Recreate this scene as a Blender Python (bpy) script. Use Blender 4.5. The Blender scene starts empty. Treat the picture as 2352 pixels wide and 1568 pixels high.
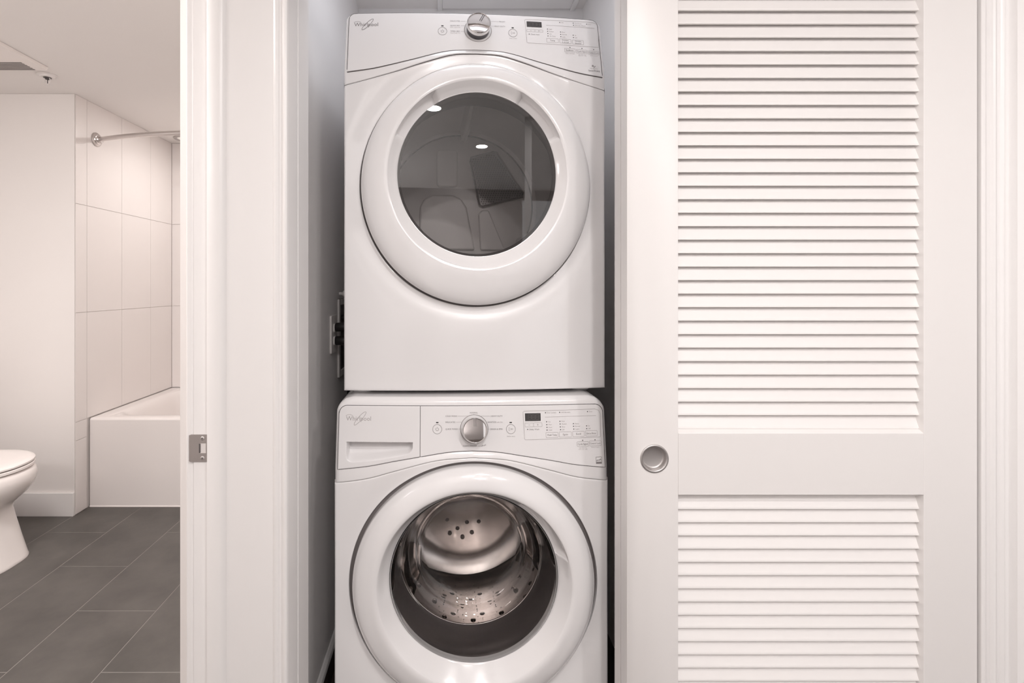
import bpy, bmesh, math, random
import numpy as np
from mathutils import Vector, Matrix

random.seed(4)
PI = math.pi
R = math.radians
S = bpy.context.scene
COL = S.collection

# ------------------------------------------------------------------ camera, world, lights, exposure
cam_d = bpy.data.cameras.new('camera')
cam_d.sensor_width = 36.0
cam_d.lens = 36.0 * 1142.0 / 2352.0
cam_d.shift_x = 146.0 / 2352.0
cam_d.shift_y = -129.0 / 2352.0
cam_d.clip_start = 0.02
cam = bpy.data.objects.new('camera', cam_d)
cam.location = (0, 0, 1.257)
cam.rotation_euler = (PI / 2, 0, 0)
COL.objects.link(cam)
S.camera = cam

w = bpy.data.worlds.new('world')
S.world = w
w.use_nodes = True
w.node_tree.nodes['Background'].inputs['Color'].default_value = (0.80, 0.87, 1.0, 1)
w.node_tree.nodes['Background'].inputs['Strength'].default_value = 1.0

S.view_settings.view_transform = 'Standard'
S.view_settings.look = 'None'
S.view_settings.gamma = 1.0
S.view_settings.use_curve_mapping = False
S.view_settings.exposure = 0.0
S.cycles.diffuse_bounces = 6
S.cycles.transmission_bounces = 12
S.cycles.transparent_max_bounces = 12


def area(name, loc, power, size, color=(1, 1, 1), rot=(0, 0, 0), shape='DISK', size_y=None):
    d = bpy.data.lights.new(name, 'AREA')
    d.energy = power
    d.shape = shape
    d.size = size
    if size_y:
        d.size_y = size_y
    d.color = color
    o = bpy.data.objects.new(name, d)
    o.location = loc
    o.rotation_euler = rot
    COL.objects.link(o)
    return o


WARM = (1.0, 0.965, 0.953)
FILL_TINT = (0.98, 0.98, 1.0)
area('hall_downlight_and_fill', (0.094, -0.74, 2.425), 13, 0.10, WARM)
area('hall_downlight_and_fill', (0.585, -1.60, 2.425), 16, 0.10, WARM)
area('hall_downlight_and_fill', (0.48, -0.10, 2.425), 11.5, 0.10, WARM)
area('hall_downlight_and_fill', (-1.60, -2.20, 2.425), 14, 0.10, WARM)
area('hall_downlight_and_fill', (1.15, -0.80, 2.425), 14, 0.10, WARM)  # added fill from the right for jamb and casing sides, no known fitting
area('uplight_fill', (-1.15, -2.50, 0.45), 100, 0.60, WARM, (PI, 0, 0))  # added upward fill that brightens the ceiling; no such lamp seen
area('back_fill', (-1.95, -3.44, 1.25), 20, 1.9, FILL_TINT, (PI / 2, 0, 0), 'RECTANGLE', 2.1)  # added soft fill from behind the camera; no window is built
area('back_fill', (2.25, -3.44, 1.25), 8, 1.6, FILL_TINT, (PI / 2, 0, 0), 'RECTANGLE', 2.1)  # weaker added fill on the right, also without a window
area('closet_fill', (0.08, 1.36, 2.425), 2.4, 0.40, (0.90, 0.93, 1.0))  # unseen light, added to brighten the closet with a cool tint
area('bathroom_ceiling_lamp', (-1.35, 1.05, 2.28), 27, 0.45, (1.0, 0.96, 0.945))
area('vanity_lamp', (-1.75, -0.04, 1.85), 16, 0.9, (1.0, 0.96, 0.945), (R(88), 0, R(28)), 'RECTANGLE', 0.25)
area('tub_downlight_lamp', (-1.40, 3.25, 2.285), 6.5, 0.20, (1.0, 0.96, 0.935))


# ------------------------------------------------------------------ materials
def mat(name, col, rough=0.5, metal=0.0, coat=0.0, noise=0.0, nscale=6.0, bump=0.0, bscale=60.0, spec=None, ncol=None, emit=None):
    m = bpy.data.materials.new(name)
    m.use_nodes = True
    nt = m.node_tree
    b = nt.nodes['Principled BSDF']
    b.inputs['Base Color'].default_value = (*col, 1)
    b.inputs['Roughness'].default_value = rough
    b.inputs['Metallic'].default_value = metal
    b.inputs['Coat Weight'].default_value = coat
    b.inputs['Coat Roughness'].default_value = 0.04
    if spec is not None:
        b.inputs['Specular IOR Level'].default_value = spec
    tc = nt.nodes.new('ShaderNodeTexCoord')
    ge = nt.nodes.new('ShaderNodeNewGeometry')
    if noise:
        n = nt.nodes.new('ShaderNodeTexNoise')
        n.inputs['Scale'].default_value = nscale
        n.inputs['Detail'].default_value = 6
        n.inputs['Roughness'].default_value = 0.6
        nt.links.new(ge.outputs['Position'], n.inputs['Vector'])
        r = nt.nodes.new('ShaderNodeValToRGB')
        r.color_ramp.elements[0].position = 0.3
        r.color_ramp.elements[1].position = 0.7
        c2 = ncol or tuple(min(1, c * (1 + noise)) for c in col)
        r.color_ramp.elements[0].color = (*[c * (1 - noise) for c in col], 1)
        r.color_ramp.elements[1].color = (*c2, 1)
        nt.links.new(n.outputs['Fac'], r.inputs['Fac'])
        nt.links.new(r.outputs['Color'], b.inputs['Base Color'])
    if bump:
        n2 = nt.nodes.new('ShaderNodeTexNoise')
        n2.inputs['Scale'].default_value = bscale
        n2.inputs['Detail'].default_value = 3
        nt.links.new(tc.outputs['Object'], n2.inputs['Vector'])
        bp = nt.nodes.new('ShaderNodeBump')
        bp.inputs['Strength'].default_value = bump
        bp.inputs['Distance'].default_value = 0.002
        nt.links.new(n2.outputs['Fac'], bp.inputs['Height'])
        nt.links.new(bp.outputs['Normal'], b.inputs['Normal'])
    if emit:
        b.inputs['Emission Color'].default_value = (*emit[0], 1)
        b.inputs['Emission Strength'].default_value = emit[1]
    return m


def clear_mat(name, tint, ior=1.5, rough=0.0):
    """thin clear pane: tinted transparency under a fresnel reflection"""
    m = bpy.data.materials.new(name)
    m.use_nodes = True
    nt = m.node_tree
    nt.nodes.clear()
    out = nt.nodes.new('ShaderNodeOutputMaterial')
    mix = nt.nodes.new('ShaderNodeMixShader')
    fr = nt.nodes.new('ShaderNodeFresnel')
    fr.inputs['IOR'].default_value = ior
    tr = nt.nodes.new('ShaderNodeBsdfTransparent')
    tr.inputs['Color'].default_value = (*tint, 1)
    gl = nt.nodes.new('ShaderNodeBsdfGlossy')
    gl.inputs['Roughness'].default_value = rough
    nt.links.new(fr.outputs['Fac'], mix.inputs['Fac'])
    nt.links.new(tr.outputs['BSDF'], mix.inputs[1])
    nt.links.new(gl.outputs['BSDF'], mix.inputs[2])
    nt.links.new(mix.outputs['Shader'], out.inputs['Surface'])
    return m


M = {}
M['wall'] = mat('painted_wall', (0.845, 0.825, 0.815), 0.6, bump=0.12, bscale=140)
M['bathwall'] = mat('bathroom_wall_paint', (0.83, 0.795, 0.775), 0.5, bump=0.06, bscale=120)
M['ceiling'] = mat('ceiling_paint', (0.84, 0.81, 0.79), 0.75, bump=0.1, bscale=150)
M['trim'] = mat('gloss_trim_paint', (0.84, 0.82, 0.81), 0.32, bump=0.05, bscale=40)
M['door'] = mat('door_paint', (0.85, 0.825, 0.81), 0.38, bump=0.05, bscale=50)
M['white'] = mat('appliance_enamel', (0.84, 0.825, 0.825), 0.16, coat=0.5)
M['panelwhite'] = mat('control_panel_plastic', (0.80, 0.785, 0.785), 0.30)
M['gap'] = mat('joint_shade_and_dark_parts', (0.09, 0.078, 0.078), 0.7)  # strips that paint in gap shade; also dark print and small parts
M['groove'] = mat('grey_plastic_and_groove_shade', (0.15, 0.135, 0.132), 0.55)  # grey plastic, darkened to paint in the shade of the door grooves
M['print'] = mat('grey_print', (0.22, 0.20, 0.20), 0.5)
M['printlight'] = mat('pale_grey_print', (0.42, 0.39, 0.385), 0.5)
M['lamp_dot'] = mat('unlit_indicator', (0.02, 0.02, 0.02), 0.4)
M['lcd'] = mat('display_window', (0.055, 0.05, 0.05), 0.25)
M['segment'] = mat('unlit_segments', (0.085, 0.078, 0.075), 0.4)
M['chrome'] = mat('chrome', (0.82, 0.80, 0.79), 0.06, 1.0)
M['satin'] = mat('satin_metal', (0.62, 0.585, 0.57), 0.28, 1.0)
M['nickel'] = mat('brushed_nickel', (0.56, 0.535, 0.525), 0.5, 1.0)
M['plate'] = mat('dull_steel_plate', (0.46, 0.43, 0.42), 0.38, 1.0)
M['skirt'] = mat('dark_knob_side', (0.07, 0.065, 0.075), 0.3)
M['drumenamel'] = mat('drum_enamel', (0.70, 0.68, 0.67), 0.3)
M['steel'] = mat('drum_steel', (0.66, 0.61, 0.585), 0.11, 1.0, noise=0.06, nscale=9)
M['steelback'] = mat('brushed_drum_steel', (0.84, 0.79, 0.765), 0.20, 1.0, noise=0.10, nscale=14)
M['steeldark'] = mat('lint_screen_metal', (0.13, 0.12, 0.117), 0.30, 0.8)
M['hole'] = mat('dark_hole', (0.012, 0.010, 0.010), 0.6)
M['rubber'] = mat('grey_rubber', (0.17, 0.15, 0.146), 0.30)
M['black'] = mat('black_plastic', (0.012, 0.010, 0.010), 0.4)
M['glass'] = clear_mat('tinted_door_glass', (0.90, 0.885, 0.88), 1.95)
M['bowlglass'] = mat('bowl_glass', (0.97, 0.96, 0.955), 0.0)
M['bowlglass'].node_tree.nodes['Principled BSDF'].inputs['Transmission Weight'].default_value = 1.0
M['bowlglass'].node_tree.nodes['Principled BSDF'].inputs['IOR'].default_value = 1.47
M['porcelain'] = mat('porcelain', (0.84, 0.79, 0.765), 0.12, coat=0.4)
M['seat'] = mat('toilet_seat_plastic', (0.86, 0.81, 0.785), 0.2)
M['tub'] = mat('tub_acrylic', (0.82, 0.775, 0.755), 0.2)
M['walltile'] = mat('white_wall_tile', (0.81, 0.765, 0.745), 0.24, noise=0.012, nscale=3)
M['grout'] = mat('grey_grout', (0.72, 0.68, 0.66), 0.8)
M['floortile'] = mat('grey_floor_tile', (0.095, 0.087, 0.079), 0.42, noise=0.24, nscale=5.0, bump=0.15, bscale=30)
M['floorgrout'] = mat('floor_grout', (0.27, 0.25, 0.23), 0.85)
M['wood'] = mat('dark_wood_floor', (0.055, 0.042, 0.036), 0.4, noise=0.3, nscale=8)
M['outlet'] = mat('outlet_plastic', (0.80, 0.77, 0.75), 0.35)
M['lampglow'] = mat('lamp_lens', (0.9, 0.85, 0.8), 0.4, emit=((1.0, 0.94, 0.90), 0.25))
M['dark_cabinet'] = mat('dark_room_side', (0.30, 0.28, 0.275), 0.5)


# ------------------------------------------------------------------ helpers
def link(name, me, m, parent=None, smooth=None):
    o = bpy.data.objects.new(name, me)
    COL.objects.link(o)
    if m is not None and not me.materials:
        me.materials.append(m)
    if parent is not None:
        o.parent = parent
    if smooth is not None:
        me.polygons.foreach_set('use_smooth', [True] * len(me.polygons))
        me.set_sharp_from_angle(angle=R(smooth))
    return o


def pmesh(name, verts, faces, m, parent=None, smooth=None, fix=True):
    me = bpy.data.meshes.new(name)
    me.from_pydata([tuple(map(float, v)) for v in verts], [], faces)
    me.update()
    if fix:
        bm = bmesh.new()
        bm.from_mesh(me)
        bmesh.ops.remove_doubles(bm, verts=bm.verts, dist=1e-6)
        bmesh.ops.recalc_face_normals(bm, faces=bm.faces)
        bm.to_mesh(me)
        bm.free()
    return link(name, me, m, parent, smooth)


class B:
    """collects boxes and the like into one mesh"""
    def __init__(s):
        s.v, s.f = [], []

    def add(s, v, f):
        k = len(s.v)
        s.v += [tuple(map(float, p)) for p in v]
        s.f += [tuple(i + k for i in q) for q in f]
        return s

    def box(s, x0, x1, y0, y1, z0, z1):
        v = [(x, y, z) for x in (x0, x1) for y in (y0, y1) for z in (z0, z1)]
        return s.add(v, [(0, 1, 3, 2), (4, 6, 7, 5), (0, 4, 5, 1), (2, 3, 7, 6), (0, 2, 6, 4), (1, 5, 7, 3)])

    def prism(s, poly, a, b, fn):
        """poly list of 2d points, extruded from a to b; fn(p, t) -> 3d"""
        n = len(poly)
        v = [fn(p, a) for p in poly] + [fn(p, b) for p in poly]
        f = [tuple(range(n - 1, -1, -1)), tuple(range(n, 2 * n))]
        f += [(i, (i + 1) % n, n + (i + 1) % n, n + i) for i in range(n)]
        return s.add(v, f)

    def lathe(s, prof, fn, n=48, close=True):
        """prof list of (r, h); fn(x, y, h) -> 3d"""
        v, f = [], []
        m = len(prof)
        for r, h in prof:
            for k in range(n):
                a = 2 * PI * k / n
                v.append(fn(r * math.cos(a), r * math.sin(a), h))
        for i in range(m - 1):
            for k in range(n):
                k2 = (k + 1) % n
                f.append((i * n + k, i * n + k2, (i + 1) * n + k2, (i + 1) * n + k))
        if close:
            f.append(tuple(range(n - 1, -1, -1)))
            f.append(tuple((m - 1) * n + k for k in range(n)))
        return s.add(v, f)

    def tube(s, pts, r, n=10, cap=True):
        P = [Vector(p) for p in pts]
        v, f = [], []
        up = Vector((0, 0, 1))
        ref = None
        for i, p in enumerate(P):
            t = (P[min(i + 1, len(P) - 1)] - P[max(i - 1, 0)]).normalized()
            if ref is None:
                ref = up if abs(t.z) < 0.9 else Vector((1, 0, 0))
            a = t.cross(ref).normalized()
            b = a.cross(t).normalized()
            ref = b
            rr = r[i] if isinstance(r, (list, tuple)) else r
            for k in range(n):
                q = 2 * PI * k / n
                v.append(p + a * rr * math.cos(q) + b * rr * math.sin(q))
        for i in range(len(P) - 1):
            for k in range(n):
                k2 = (k + 1) % n
                f.append((i * n + k, i * n + k2, (i + 1) * n + k2, (i + 1) * n + k))
        if cap:
            f.append(tuple(range(n)))
            f.append(tuple((len(P) - 1) * n + k for k in range(n)))
        return s.add(v, f)

    def make(s, name, m, parent=None, smooth=None, bevel=0, seg=2):
        o = pmesh(name, s.v, s.f, m, parent, smooth)
        if bevel:
            bm = bmesh.new()
            bm.from_mesh(o.data)
            es = [e for e in bm.edges if e.is_manifold and e.calc_face_angle(0) > R(25)]
            bmesh.ops.bevel(bm, geom=es, offset=bevel, segments=seg, affect='EDGES', profile=0.5, clamp_overlap=True)
            bm.to_mesh(o.data)
            bm.free()
            o.data.polygons.foreach_set('use_smooth', [True] * len(o.data.polygons))
            wn = o.modifiers.new('weighted', 'WEIGHTED_NORMAL')
            wn.weight = 100
        return o


def empty(name, loc, rz=0.0):
    o = bpy.data.objects.new(name, None)
    o.location = loc
    o.rotation_euler = (0, 0, rz)
    o.empty_display_size = 0.1
    COL.objects.link(o)
    return o


def tag(o, label, cat, group=None):
    o['label'] = label
    o['category'] = cat
    if group:
        o['group'] = group
    return o


def struct(o, label=None):
    o['kind'] = 'structure'
    if label:
        o['label'] = label
    return o


def sbox(name, x0, x1, y0, y1, z0, z1, m, label=None, bevel=0):
    return struct(B().box(x0, x1, y0, y1, z0, z1).make(name, m, None, None, bevel), label)


def catmull(pts, n):
    P = np.array(pts, float)
    P = np.vstack([2 * P[0] - P[1], P, 2 * P[-1] - P[-2]])
    out = []
    segs = len(P) - 3
    for i in range(segs):
        p0, p1, p2, p3 = P[i:i + 4]
        for t in np.linspace(0, 1, n, endpoint=False):
            out.append(0.5 * (2 * p1 + (p2 - p0) * t + (2 * p0 - 5 * p1 + 4 * p2 - p3) * t ** 2 + (3 * p1 - p0 - 3 * p2 + p3) * t ** 3))
    out.append(P[-2])
    return np.array(out)


def sm(a, b, x):
    t = min(1.0, max(0.0, (x - a) / (b - a)))
    return t * t * (3 - 2 * t)


# ------------------------------------------------------------------ the setting: hall
HC = 2.44          # hall and closet ceiling
BC = 2.304         # bathroom ceiling
XL = -0.334        # face of the left casing and closet jamb

floor = sbox('floor', -0.50, 3.2, -3.6, 2.30, -0.06, 0.0, M['wood'], 'dark wood floor of the hall and closet')
sbox('floor', -3.2, -0.50, -3.6, -0.20, -0.06, 0.0, M['wood'], 'dark wood floor of the room behind the camera')
sbox('ceiling', -0.56, 3.2, -3.6, 1.30, HC, HC + 0.06, M['ceiling'], 'flat ceiling of the hall')
sbox('ceiling', -3.2, -0.56, -3.6, -0.20, HC, HC + 0.06, M['ceiling'], 'flat ceiling of the room behind the camera')
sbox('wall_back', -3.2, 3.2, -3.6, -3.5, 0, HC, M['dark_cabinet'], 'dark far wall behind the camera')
sbox('wall_right', 3.1, 3.2, -3.5, 1.10, 0, HC, M['wall'], 'white wall far to the right')
sbox('wall_left', -3.2, -3.1, -3.5, -0.20, 0, HC, M['wall'], 'white wall far to the left')
sbox('wall_hall_left', -0.531, -0.366, -1.20, 0.20, 0, HC, M['wall'], 'white hall wall left of the camera')
sbox('wall_front', 1.252, 3.1, 1.098, 1.20, 0, HC, M['wall'], 'white wall right of the louvred doors')
sbox('wall_front', -0.366, 1.252, 1.10, 1.20, 2.06, HC, M['wall'], 'white wall above the louvred doors')
sbox('wall_hall_left', -0.531, -0.366, 0.20, 1.037, 2.08, HC, M['wall'], 'white wall above the bathroom doorway')
sbox('wall_hall_left', -0.531, -0.388, 1.045, 1.20, 0, HC, M['wall'], 'white wall end between bathroom and closet')
# slim post behind the camera that the dryer glass mirrors
pw = B().prism([(0.784, -0.87), (0.837, -0.87), (0.853, -0.93), (0.800, -0.93)], 0, HC, lambda p, t: (p[0], p[1], t))
struct(pw.make('wall_post', M['wall']), 'slim white post behind the camera')

# the bathroom doorway's far jamb, its stop and the casings round it
tj = B()
tj.box(-0.531, -0.366, 1.037, 1.048, 0, 2.08)
o = struct(tj.make('trim_1', M['trim']), 'white bathroom door jamb facing the camera')
st = B()
prof = [(-0.4985, 1.037), (-0.4985, 1.0265), (-0.497, 1.0255), (-0.474, 1.0255), (-0.469, 1.0268), (-0.4655, 1.030), (-0.4632, 1.0345), (-0.4625, 1.037)]
st.prism(prof, 0.0, 2.07, lambda p, t: (p[0], p[1], t))
st.make('door_stop', M['trim'], o, 40)
cs = B()   # bathroom side casing, seen as a thin moulded edge
prof = [(-0.5315, 1.047), (-0.5315, 1.043), (-0.5345, 1.0405), (-0.538, 1.0395), (-0.5465, 1.0395), (-0.5485, 1.0415), (-0.5485, 1.11), (-0.5315, 1.11)]
cs.prism(prof, 0.0, 2.14, lambda p, t: (p[0], p[1], t))
struct(cs.make('trim_2', M['trim'], None, 35), 'thin white casing edge on the bathroom side')
cs = B()   # hall side casing: moulded edge toward the camera, flat face toward the hall
prof = [(-0.366, 1.050), (-0.366, 1.0365), (-0.3635, 1.0335), (-0.359, 1.0315), (-0.354, 1.0325), (-0.351, 1.036), (-0.3485, 1.0365), (-0.345, 1.0335),
        (-0.340, 1.0318), (-0.3360, 1.0332), (-0.3343, 1.0365), (XL, 1.040), (XL, 1.099), (-0.3365, 1.1015), (-0.366, 1.1015)]
cs.prism(prof, 0.0, 2.14, lambda p, t: (p[0], p[1], t))
struct(cs.make('trim_3', M['trim'], None, 30), 'white moulded casing between bathroom doorway and closet')
# closet jamb
cj = B().box(-0.388, XL + 0.0006, 1.1045, 1.1855, 0, 2.06)
struct(cj.make('trim_4', M['trim'], None, None, 0.002), 'white closet jamb board left of the machines')
# right casing and jamb
cs = B()
prof = [(1.1745, 1.185), (1.1745, 1.096), (1.1765, 1.0935), (1.180, 1.0925), (1.1835, 1.0945), (1.1855, 1.0955), (1.1915, 1.0945), (1.1945, 1.0905), (1.1985, 1.0888),
        (1.2020, 1.0905), (1.2045, 1.0915), (1.2075, 1.0905), (1.2105, 1.0868), (1.2140, 1.0852), (1.2165, 1.0868), (1.2175, 1.092), (1.2175, 1.185)]
cs.prism(prof, 0.0, 2.14, lambda p, t: (p[0], p[1], t))
struct(cs.make('trim_5', M['trim'], None, 30), 'white moulded casing right of the louvred door')
sb = B()   # plaster return and rounded corner at the very right
prof = [(1.2175, 1.20), (1.2175, 1.0945), (1.226, 1.0945), (1.231, 1.0925), (1.2340, 1.088), (1.2360, 1.080), (1.245, 1.072), (1.30, 1.070), (1.36, 1.070), (1.36, 1.20)]
sb.prism(prof, 0.0, HC, lambda p, t: (p[0], p[1], t))
struct(sb.make('trim_6', M['wall'], None, 30), 'white plaster edge at the right end')

# ------------------------------------------------------------------ closet shell
sbox('wall_closet_left', -0.50, -0.386, 1.20, 2.13, 0, HC + 0.05, M['wall'], 'unlit white left wall inside the closet')
sbox('wall_closet_back', -0.50, 1.30, 2.127, 2.22, 0, HC + 0.05, M['wall'], 'white back wall inside the closet')
sbox('wall_closet_right', 0.575, 1.252, 1.215, 2.127, 0, HC + 0.05, M['wall'], 'white partition on the right inside the closet')
ce = sbox('ceiling', -0.386, 0.575, 1.20, 2.127, HC, HC + 0.05, M['ceiling'], 'closet ceiling')
pn = B().box(-0.026, 0.518, 1.45, 2.115, HC - 0.008, HC - 0.0002)
pn.make('panel', M['wall'], ce, None, 0.002)
tr = B()
tr.box(-0.046, -0.026, 1.45, 2.127, HC - 0.012, HC - 0.0002)
tr.box(0.518, 0.538, 1.45, 2.127, HC - 0.012, HC - 0.0002)
tr.make('panel_frame', M['trim'], ce, None, 0.002)
sh = B()
sh.prism([(-0.3858, 0.074), (-0.3858, 0.095), (-0.381, 0.095), (-0.374, 0.087), (-0.372, 0.078), (-0.372, 0.074)], 1.20, 2.126, lambda p, t: (p[0], t, p[1]))
bcl = struct(sh.make('baseboard_closet_left', M['trim']), 'low dark baseboard with a white cap along the closet left wall')
B().box(-0.3858, -0.3725, 1.20, 2.126, 0.0, 0.0739).make('base_board', M['wood'], bcl)

# ------------------------------------------------------------------ louvred sliding doors
X0, X1 = 0.395, 1.170
LX0, LX1 = 0.5086, 1.0518
ZT, ZB = 2.04, 0.012


def slat_mesh():
    # cross-section (y, z) relative to the lower front corner
    c = [(0.0, 0.0), (0.0, 0.0035), (0.0015, 0.0055), (0.0128, 0.0365), (0.0146, 0.0375), (0.0188, 0.0360), (0.0195, 0.0342), (0.0066, 0.0008), (0.0045, 0.0)]
    b = B()
    b.prism(c, LX0 - 0.004, LX1 + 0.004, lambda p, t: (t, p[0], p[1]))
    return b


PX, PZ = 0.4556, 0.8736      # centre of the finger pull


def drill(ob, prof, fn):
    """cut a round recess into a part"""
    c = B().lathe(prof, fn, 56).make('cutter', None)
    md = ob.modifiers.new('cut', 'BOOLEAN')
    md.object = c
    md.operation = 'DIFFERENCE'
    md.solver = 'EXACT'
    c.parent = ob.parent
    bpy.context.view_layer.update()
    me = bpy.data.meshes.new_from_object(ob.evaluated_get(bpy.context.evaluated_depsgraph_get()))
    ob.modifiers.clear()
    ob.data = me
    cm = c.data
    bpy.data.objects.remove(c)
    bpy.data.meshes.remove(cm)


def louvre_door(name, y, label, pull=False):
    d = B()
    root = empty(name, (0.5 * (X0 + X1), y, 0))
    struct(root, label)
    ox = 0.5 * (X0 + X1)

    def bx(n, x0, x1, z0, z1):
        return B().box(x0 - ox, x1 - ox, 0, 0.0395, z0, z1).make(n, M['door'], root, None, 0.0012)
    st_ = bx('stile', X0, LX0, ZB, ZT)
    if pull:
        drill(st_, [(0.0262, -0.01), (0.0262, 0.012)], lambda x, y_, h: (PX - ox + x, h, PZ + y_))
    bx('stile', LX1, X1, ZB, ZT)
    bx('rail', LX0, LX1, 1.9395, ZT)
    rl_ = B().prism([(0, 0.7935), (0, 0.9295), (0.0015, 0.9305), (0.0150, 0.9375), (0.0395, 0.9375), (0.0395, 0.7935)], LX0 - ox, LX1 - ox, lambda p, t: (t, p[0], p[1]))
    rl_.make('rail', M['door'], root, None, 0.0008)
    bx('rail', LX0, LX1, ZB, 0.205)
    first = None
    zs = [0.9367 + 0.030165 * k for k in range(33)] + [0.757 - 0.02955 * k for k in range(19)] + [0.757 + 0.02955]
    for z in zs:
        if first is None:
            first = slat_mesh().make('slat', M['door'], root, 40)
            s = first
        else:
            s = first.copy()
            COL.objects.link(s)
        s.location = (-ox, 0.0115, z)
    return root


d1 = louvre_door('door_1', 1.10, 'front white louvred sliding door with a round finger pull', True)
d2 = louvre_door('door_2', 1.1435, 'rear white louvred sliding door showing only its left edge')
# flush round finger pull in the front door's left stile
ox = 0.5 * (X0 + X1)
fp = B().lathe([(0.0, 0.0105), (0.0205, 0.0105), (0.0232, 0.0098), (0.0247, 0.0078), (0.0252, 0.002), (0.0256, -0.0005), (0.0268, -0.0020), (0.0290, -0.0026), (0.0308, -0.0020), (0.0317, -0.0006), (0.0318, 0.0008)],
               lambda x, y, h: (PX - ox + x, h, PZ + y), 64, False)
fp.make('finger_pull', M['nickel'], d1, 40)

# ------------------------------------------------------------------ surfaces shared by both machines
HW = 0.343


class Face:
    """front surface of a machine, metres, local: x right, y back, z up"""
    def __init__(s, s1, s2, bow, tilt, z1, top):
        s.s1p, s.s2p, s.bowk, s.tilt, s.z1, s.top = np.array(s1), np.array(s2), bow, tilt, z1, top
        s.c1 = catmull(s.s1p, 12)
        s.c2 = catmull(s.s2p, 12)

    def s1(s, x):
        return float(np.interp(abs(x), s.c1[:, 0], s.c1[:, 1]))

    def s2(s, x):
        return float(np.interp(abs(x), s.c2[:, 0], s.c2[:, 1]))

    def bow(s, x):
        return s.bowk * (x / HW) ** 2

    def y(s, x, z):
        a, b = s.s1(x), s.s2(x)
        pan = s.tilt * max(0.0, z - s.z1)
        if z < a:
            t = min(1.0, max(0.0, (z - b) / max(a - b, 1e-5)))
            pan = s.tilt * max(0.0, a - s.z1) * t ** 1.6
        return s.bow(x) + pan


DF = Face([(0, .8865), (.078, .8815), (.17, .8565), (.263, .833), (.334, .8225), (.36, .8195)],
          [(0, .8705), (.062, .8672), (.13, .849), (.2, .826), (.264, .8075), (.31, .7955), (.343, .7875), (.36, .784)], .016, .24, .825, .9985)
WF = Face([(0, .846), (.06, .8428), (.132, .8315), (.197, .8205), (.258, .809), (.334, .800), (.36, .797)],
          [(0, .8295), (.09, .822), (.19, .7965), (.256, .778), (.31, .769), (.343, .766), (.36, .765)], .014, .15, .80, .9735)


def nonuni(n, k=0.012):
    """0..1 samples clustered near both ends"""
    e = [0, .002, .006, .012, .02, .035]
    mid = list(np.linspace(.06, .94, n))
    return e + mid + [1 - q for q in reversed(e)]


def patch(x0, x1, zb, zt, yf, nx, nz, fil=0.004, depth=0.05, side_fil=True, uniform=False, lowfil=None, snap=None):
    """surface patch between curves zb(x) and zt(x), rounded over at its rim, with a skirt to the back"""
    U = list(np.linspace(0, 1, nx)) if uniform else nonuni(nx)
    T = list(np.linspace(0, 1, nz)) if uniform else nonuni(nz)
    xs = [x0 + (x1 - x0) * u for u in U]
    nX, nZ = len(U), len(T)
    V, Fc = [], []
    for x in xs:
        b, t_ = zb(x), zt(x)
        Z = [b + (t_ - b) * t for t in T]
        if snap:
            q = max(i_ for i_ in range(nZ) if Z[i_] <= snap)
            Z[q], Z[q + 1] = snap - 0.00015, snap + 0.00025
        for z in Z:
            f = 0.0
            for d, fr_ in ((z - b, lowfil or fil), (t_ - z, fil), (min(x - x0, x1 - x) if side_fil else 1.0, fil)):
                if d < fr_:
                    f = max(f, fr_ - math.sqrt(max(0.0, fr_ ** 2 - (fr_ - d) ** 2)))
            V.append((x, yf(x, z) + f, z))
    for i in range(nX - 1):
        for j in range(nZ - 1):
            Fc.append((i * nZ + j, (i + 1) * nZ + j, (i + 1) * nZ + j + 1, i * nZ + j + 1))
    loop = [(i * nZ) for i in range(nX)] + [(nX - 1) * nZ + j for j in range(1, nZ)] + [i * nZ + nZ - 1 for i in range(nX - 2, -1, -1)] + [j for j in range(nZ - 2, 0, -1)]
    k = len(V)
    for i in loop:
        x, y, z = V[i]
        V.append((x, max(depth, y + 0.002), z))
    n = len(loop)
    for i in range(n):
        a, b2 = loop[i], loop[(i + 1) % n]
        Fc.append((a, k + i, k + (i + 1) % n, b2))
    b = B()
    b.v, b.f = V, Fc
    return b


def ribbon(b, pts, wd, yf, eps, closed=False):
    Q = [Vector((p[0], p[1])) for p in pts]
    P = []
    for i in range(len(Q) if closed else len(Q) - 1):     # short steps, so that long lines follow the bowed surface
        a_, b_ = Q[i], Q[(i + 1) % len(Q)]
        k = max(1, int((b_ - a_).length / 0.008))
        P += [a_.lerp(b_, j / k) for j in range(k)]
    if not closed:
        P.append(Q[-1])
    n = len(P)
    v, f = [], []
    for i, p in enumerate(P):
        if closed:
            t = P[(i + 1) % n] - P[i - 1]
        else:
            t = P[min(i + 1, n - 1)] - P[max(i - 1, 0)]
        if t.length < 1e-9:
            t = Vector((1, 0))
        t.normalize()
        nn = Vector((-t.y, t.x)) * wd * 0.5
        for q in (p + nn, p - nn):
            v.append((q.x, yf(q.x, q.y) - eps, q.y))
    m = n if closed else n - 1
    for i in range(m):
        j = (i + 1) % n
        f.append((2 * i, 2 * i + 1, 2 * j + 1, 2 * j))
    b.add(v, f)
    return b


def rrect(x0, z0, x1, z1, r, n=5):
    out = []
    for cx, cz, a0 in ((x1 - r, z1 - r, 0), (x0 + r, z1 - r, 90), (x0 + r, z0 + r, 180), (x1 - r, z0 + r, 270)):
        for k in range(n + 1):
            a = R(a0 + 90 * k / n)
            out.append((cx + r * math.cos(a), cz + r * math.sin(a)))
    return out


def circ(cx, cz, r, n=32):
    return [(cx + r * math.cos(2 * PI * k / n), cz + r * math.sin(2 * PI * k / n)) for k in range(n)]


def disc(b, cx, cz, r, yf, eps, n=10):
    v = [(x, yf(x, z) - eps, z) for x, z in circ(cx, cz, r, n)]
    b.add(v, [tuple(range(n))])


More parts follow.
